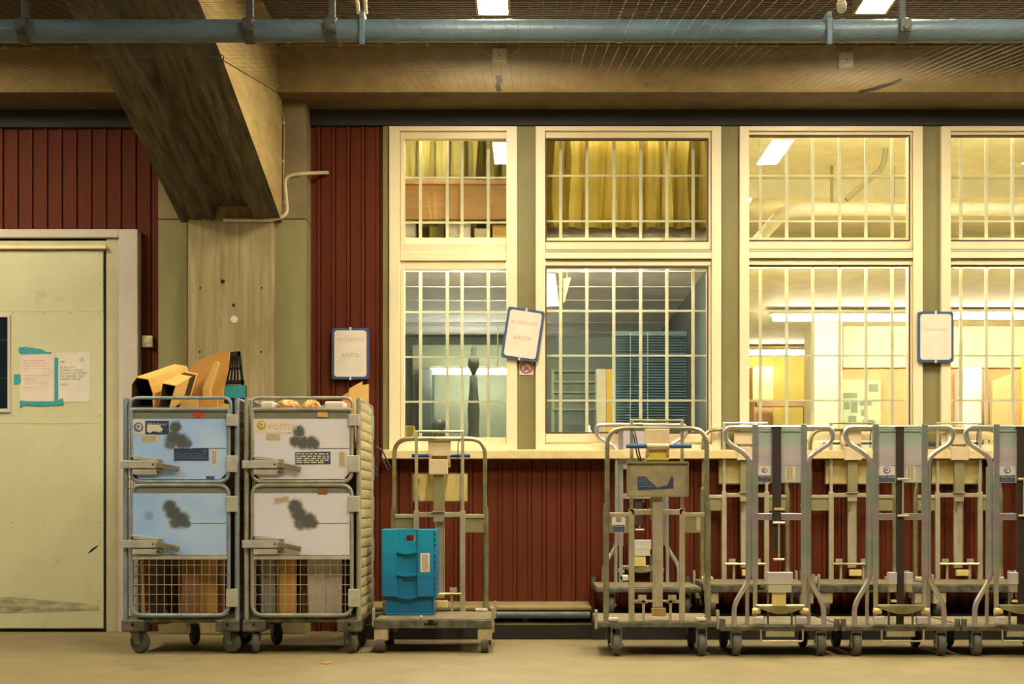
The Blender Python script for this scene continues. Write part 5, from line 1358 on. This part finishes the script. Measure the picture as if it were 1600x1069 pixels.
# ------------------------------------------------------------------ ear trolley (tube flaring out at top and bottom, strap)
def ear_trolley(cx, yh, sgn, z0, zs, label, group, variant=0):
    t = thing('ear_trolley', label, 'trolley', (cx, yh + sgn * 0.35, z0), group)
    DT = 0.2
    def h(w): return z0 + (DT + (w - DT) * zs if w > DT else w)
    def yy(o): return yh + sgn * o
    def bx(q, u0, u1, o0, o1, w0, w1):
        a, b = sorted((yy(o0), yy(o1))); q.box(cx + u0, cx + u1, a, b, h(w0), h(w1)); return q
    # deck
    bx(MB(), -0.372, 0.372, -0.02, 0.7, 0.16, 0.195).build('deck_frame', 'deck_edge', t, bevel=0.008)
    bx(MB(), -0.365, 0.365, 0.0, 0.695, 0.192, DT).build('deck_board', 'deck', t)
    for s in (-1, 1):
        for o in (0.03, 0.62): caster2(t, cx + s * 0.268, yy(o), z0, 0.16, 0.07)
        q = MB(); q.tube([(cx + s * 0.36, yy(-0.03), h(0.165)), (cx + s * 0.36, yy(-0.03), h(0.24))], 0.018, 8); q.build('corner_hook', 'gal', t, smooth=True)
    # big bent tube
    pts = [(-0.2835, 0.19), (-0.2835, 0.325), (-0.184, 0.495), (-0.184, 1.262), (-0.335, 1.358), (-0.342, 1.448), (0.342, 1.448), (0.335, 1.358), (0.184, 1.262), (0.184, 0.495), (0.2835, 0.325), (0.2835, 0.19)]
    q = MB(); q.tube(fillet([(cx + u, yy(0), h(w_)) for u, w_ in pts], [0, .05, .06, .06, .055, .075, .075, .055, .06, .06, .05, 0]), 0.0165, 10); q.build('frame_tube', 'irid', t, smooth=True)
    for s in (-1, 1):
        q = MB(); q.tube([(cx + s * 0.196, yy(0.035), h(0.19)), (cx + s * 0.19, yy(0.035), h(0.9)), (cx + s * 0.19, yy(0.03), h(1.2))], 0.0125, 8); q.build('inner_tube', 'irid', t, smooth=True)
        bx(MB(), s * 0.154 - 0.019, s * 0.154 + 0.019, -0.03, -0.018, 0.49, 1.468).build('flat_bar', 'irid', t, bevel=0.002)
        bx(MB(), s * 0.154 - 0.013, s * 0.154 + 0.013, -0.028, -0.012, 0.2, 0.49).build('lower_bar', 'irid', t)
        q = MB(); bx(q, min(s * 0.095, s * 0.17), max(s * 0.095, s * 0.17), -0.06, -0.012, 0.205, 0.258); q.build('foot_block', 'irid_panel', t, bevel=0.012)
        q = MB(); q.tube([(cx + s * 0.125, yy(-0.05), h(0.29)), (cx + s * 0.175, yy(-0.05), h(0.29))], 0.02, 10); q.build('pedal_end', 'yellowpanel', t, smooth=True)
        q = MB(); bx(q, s * 0.075 - 0.006, s * 0.075 + 0.006, -0.04, -0.03, 0.2, 0.42); q.build('guide_rod', 'gal', t)
    bx(MB(), -0.14, 0.14, -0.03, -0.014, 0.862, 0.905).build('cross_bar', 'irid', t, bevel=0.002)
    q = MB(); bx(q, -0.137, 0.137, -0.012, -0.004, 1.098, 1.428); bx(q, -0.137, 0.137, -0.016, -0.004, 1.208, 1.214); bx(q, -0.137, 0.137, -0.02, 0.0, 1.422, 1.432); q.build('back_panel', 'irid_panel', t)
    s0 = 0.42 if variant else 0.655
    q = MB(); bx(q, -0.048 if not variant else -0.028, 0.008 if not variant else 0.02, -0.036, -0.031, s0, 1.44); bx(q, -0.05, 0.01, -0.036, 0.02, 1.436, 1.452) if not variant else bx(q, -0.03, 0.022, -0.036, 0.02, 1.436, 1.452)
    q.build('strap', 'strap', t, label='dark hanging strap')
    if variant: bx(MB(), -0.028, 0.02, -0.034, -0.031, 0.205, 0.42).build('strap_tail', 'strap', t)
    # rod with T ends
    a, b = (0.615, 0.845) if not variant else (0.89, 1.12)
    u = -0.008 if not variant else 0.012
    q = MB(); q.tube([(cx + u, yy(-0.045), h(a)), (cx + u, yy(-0.045), h(b))], 0.006, 6)
    q.tube([(cx + u - 0.038, yy(-0.045), h(b)), (cx + u + 0.038, yy(-0.045), h(b))], 0.009, 6); q.tube([(cx + u - 0.034, yy(-0.045), h(a)), (cx + u + 0.034, yy(-0.045), h(a))], 0.008, 6)
    q.build('pull_rod', 'zinc_bar', t, smooth=True)
    if not variant:
        q = MB(); bx(q, -0.036, 0.022, -0.046, -0.036, 0.925, 0.94); q.build('strap_buckle', 'yellowpanel', t)
    # pedal box
    if not variant:
        bx(MB(), -0.085, 0.077, -0.07, -0.02, 0.458, 0.535).build('pedal_box', 'irid_panel', t, bevel=0.004)
        q = MB(); bx(q, -0.075, 0.068, -0.066, -0.02, 0.408, 0.458); k = q.build('pedal_box_base', 'irid_panel', t)
        bx(MB(), -0.05, 0.035, -0.055, -0.025, 0.325, 0.41).build('pedal_column', 'yellowpanel', t)
    else:
        for (u0, u1) in ((-0.085, -0.03), (0.025, 0.07)):
            bx(MB(), u0, u1, -0.07, -0.02, 0.458, 0.535).build('pedal_box', 'irid_panel', t, bevel=0.004)
            bx(MB(), u0 + 0.008, u1 - 0.005, -0.066, -0.02, 0.41, 0.458).build('pedal_box_base', 'zinc_bar', t)
        bx(MB(), -0.06, -0.03, -0.055, -0.025, 0.345, 0.36).build('pedal_column', 'yellowpanel', t)
    q = MB(); q.tube([(cx - 0.15, yy(-0.045), h(0.325)), (cx + 0.15, yy(-0.045), h(0.325))], 0.007, 6)
    n = 8
    A = [(cx - 0.14 + 0.28 * k / n, yy(-0.085), h(0.312 - 0.04 * math.sin(math.pi * k / n))) for k in range(n + 1)]
    q.add([v for k in range(n + 1) for v in (A[k], (A[k][0], A[k][1], h(0.318)), (A[k][0], yy(-0.02), h(0.318)), (A[k][0], yy(-0.02), A[k][2]))],
          [(k * 4 + j, k * 4 + (j + 1) % 4, (k + 1) * 4 + (j + 1) % 4, (k + 1) * 4 + j) for k in range(n) for j in range(4)])
    q.build('foot_pedal', 'zinc', t)
    # step frame hung under the deck
    q = MB(); q.tube(fillet([(cx - 0.118, yy(-0.03), h(0.17)), (cx - 0.118, yy(-0.03), h(0.098)), (cx + 0.146, yy(-0.03), h(0.098)), (cx + 0.146, yy(-0.03), h(0.17))], 0.015), 0.006, 6)
    bx(q, -0.085, 0.095, -0.02, 0.0, 0.125, 0.16); q.build('step_frame', 'zinc_bar', t)
    # side spring hook
    q = MB(); q.tube([(cx + 0.14, yy(0.02), h(0.955)), (cx + 0.185, yy(0.0), h(0.955))], 0.008, 6); q.tube([(cx - 0.3 if sgn > 0 else cx - 0.2, yy(0.01), h(0.955)), (cx - 0.19, yy(0.01), h(0.955))], 0.008, 6) if False else None
    q.build('side_pin', 'yellowpanel', t)
    if sgn > 0:
        y = yh - 0.0125
        label_set(t, cx - 0.134, cx - 0.052 if not variant else cx - 0.03, h(1.1), h(1.206), y)
        e = sticker(t, cx + 0.04, cx + 0.1, h(1.105), h(1.206), y, 'label_cream', name='barcode_sticker')
        sticker(e, cx + 0.05, cx + 0.085, h(1.115), h(1.2), y - 0.0012, 'barcode', name='barcode')
    return t


for i, (px, lab) in enumerate(((1217, 'silver flared tube trolley with grey panel and short strap, second of the front row'), (1405, 'silver flared tube trolley below the right notice board, third of the front row'), (1593, 'silver flared tube trolley cut by the right edge, last of the front row'))):
    ear_trolley(X(px, 9.0), 9.0, 1, 0.0, 1.0, lab, 'flared tube trolleys', min(i, 1))
ear_trolley(X(1002, DH), DH, -1, LZ, 0.95, 'flared tube trolley standing on the ledge behind the first front trolley', 'trolleys on the ledge', 0)

# ------------------------------------------------------------------ blue crates
DCR = 9.47; zdeck = 0.2225
def crate(z0, m, label, lab_sticker=False, base=True):
    k = DCR / F
    xl, xr = X(597, DCR), X(682, DCR); y0, y1 = DCR, DCR + 0.27
    hb = 30 * k + 0.001; hr = 35 * k            # body and rim heights
    t = thing('stacking_crate', label, 'crate', ((xl + xr) / 2, (y0 + y1) / 2, z0), 'stack of blue crates')
    q = MB(); a = 0.02
    q.box(xl + a, xr - 0.024, y0 + 0.015, y1 - 0.015, z0, z0 + 0.012)
    q.box(xl + a, xr - 0.024, y0 + 0.022, y0 + 0.032, z0, z0 + hb); q.box(xl + a, xr - 0.024, y1 - 0.025, y1 - 0.015, z0, z0 + hb)
    q.box(xl + a, xl + a + 0.01, y0 + 0.015, y1 - 0.015, z0, z0 + hb); q.box(xr - 0.034, xr - 0.024, y0 + 0.022, y1 - 0.015, z0, z0 + hb)
    q.build('crate_base', m, t, bevel=0.004)
    # rim walls: front in two blocks with a recessed grip between
    z1 = z0 + hb; z2 = z1 + hr - 0.002
    g0, g1 = X(620, DCR), X(652, DCR)
    for (p0, p1) in ((xl, g0), (g1, xr - 0.02)):
        q = MB(); q.box(p0, p1, y0 - 0.006, y0 + 0.012, z1 - 0.004, z2); q.build('rim_block', m, t, bevel=0.004)
    q = MB(); q.ringbox(g0, g1, z1 + 0.004, z2 - 0.002, 0.045 if base is None else 0.04, 0.012, hr * 0.42, hr * 0.25, y0 + 0.012, y0 + 0.02); q.build('grip_panel', m, t)
    n = 8; q = MB(); A = []
    for j in range(n + 1):
        xx = g0 + (g1 - g0) * j / n; zz = z1 - 0.006 - 0.014 * math.sin(math.pi * j / n)
        A.append([(xx, y0 - 0.008, zz), (xx, y0 + 0.014, zz), (xx, y0 + 0.014, z1 + 0.006), (xx, y0 - 0.008, z1 + 0.006)])
    q.add([v for s_ in A for v in s_], [(j * 4 + b, j * 4 + (b + 1) % 4, (j + 1) * 4 + (b + 1) % 4, (j + 1) * 4 + b) for j in range(n) for b in range(4)] + [(0, 1, 2, 3), (n * 4 + 3, n * 4 + 2, n * 4 + 1, n * 4)])
    q.build('grip_lip', m, t)
    q = MB(); q.ringbox(xl - 0.004, xr, z1, z2, X(630, DCR) - xl, xr - X(655, DCR), hr * 0.42, hr * 0.2, y1 - 0.012, y1 + 0.002); q.box(xl - 0.004, xl + 0.01, y0, y1, z1, z2); q.box(xr - 0.02, xr, y0 - 0.002, y1, z1, z2); q.build('rim_wall', m, t, bevel=0.004)
    q = MB()
    for f in (0.2, 0.45, 0.7): q.box(xr - 0.016, xr - 0.004, y0 - 0.005, y0 - 0.002, z1 + hr * f, z1 + hr * (f + 0.14))
    q.build('corner_slots', 'navy', t)
    if lab_sticker:
        e = sticker(t, X(657, DCR), X(671.5, DCR), z1 + 0.012, z2 - 0.01, y0 - 0.006, 'label_white', name='barcode_sticker')
        sticker(e, X(659.5, DCR), X(669, DCR), z1 + 0.02, z2 - 0.02, y0 - 0.0073, 'barcode', name='barcode')
    return hr


hr = 35 * DCR / F
crate(zdeck, 'bluepl_d', 'darker blue crate at the bottom of its stack on the trolley')
crate(zdeck + hr, 'bluepl_m', 'blue crate with white barcode sticker, middle of its stack', True)
crate(zdeck + 2 * hr, 'bluepl', 'turquoise crate on top of its stack on the trolley')
q = MB(); q.lathe((X(658, 9.27), 9.25, zdeck), [(0.006, 0), (0.011, 0.004), (0.011, 0.012), (0.005, 0.017)], 10); tag(q.build('white_button', 'label_cream', smooth=True), 'tiny pale button lying on the trolley deck before the crates', 'button')

# dry leaf on the floor
q = MB(); dl_ = 2222 * HC / (1038 - CY)
lx = X(511, dl_)
A = [(-0.035, 0, .006), (-0.02, .015, .012), (0, .02, .004), (0.02, .014, .014), (0.036, 0.0, .018), (0.018, -.014, .012), (0, -.018, .004), (-0.02, -.013, .010)]
q.add([(lx + a, dl_ + b, c) for a, b, c in A] + [(lx + a, dl_ + b, c - 0.003) for a, b, c in A], [tuple(range(8)), tuple(range(15, 7, -1))] + [(i, 8 + i, 8 + (i + 1) % 8, (i + 1) % 8) for i in range(8)])
lf = thing('fallen_leaf', 'dry yellow leaf on the floor before the right roll cage', 'leaf', (lx, dl_, 0))
q.build('blade', 'leaf', lf); q = MB(); q.tube([(lx - 0.034, dl_, 0.005), (lx - 0.06, dl_ - 0.006, 0.004)], 0.0025, 5); q.build('stalk', 'leaf', lf)
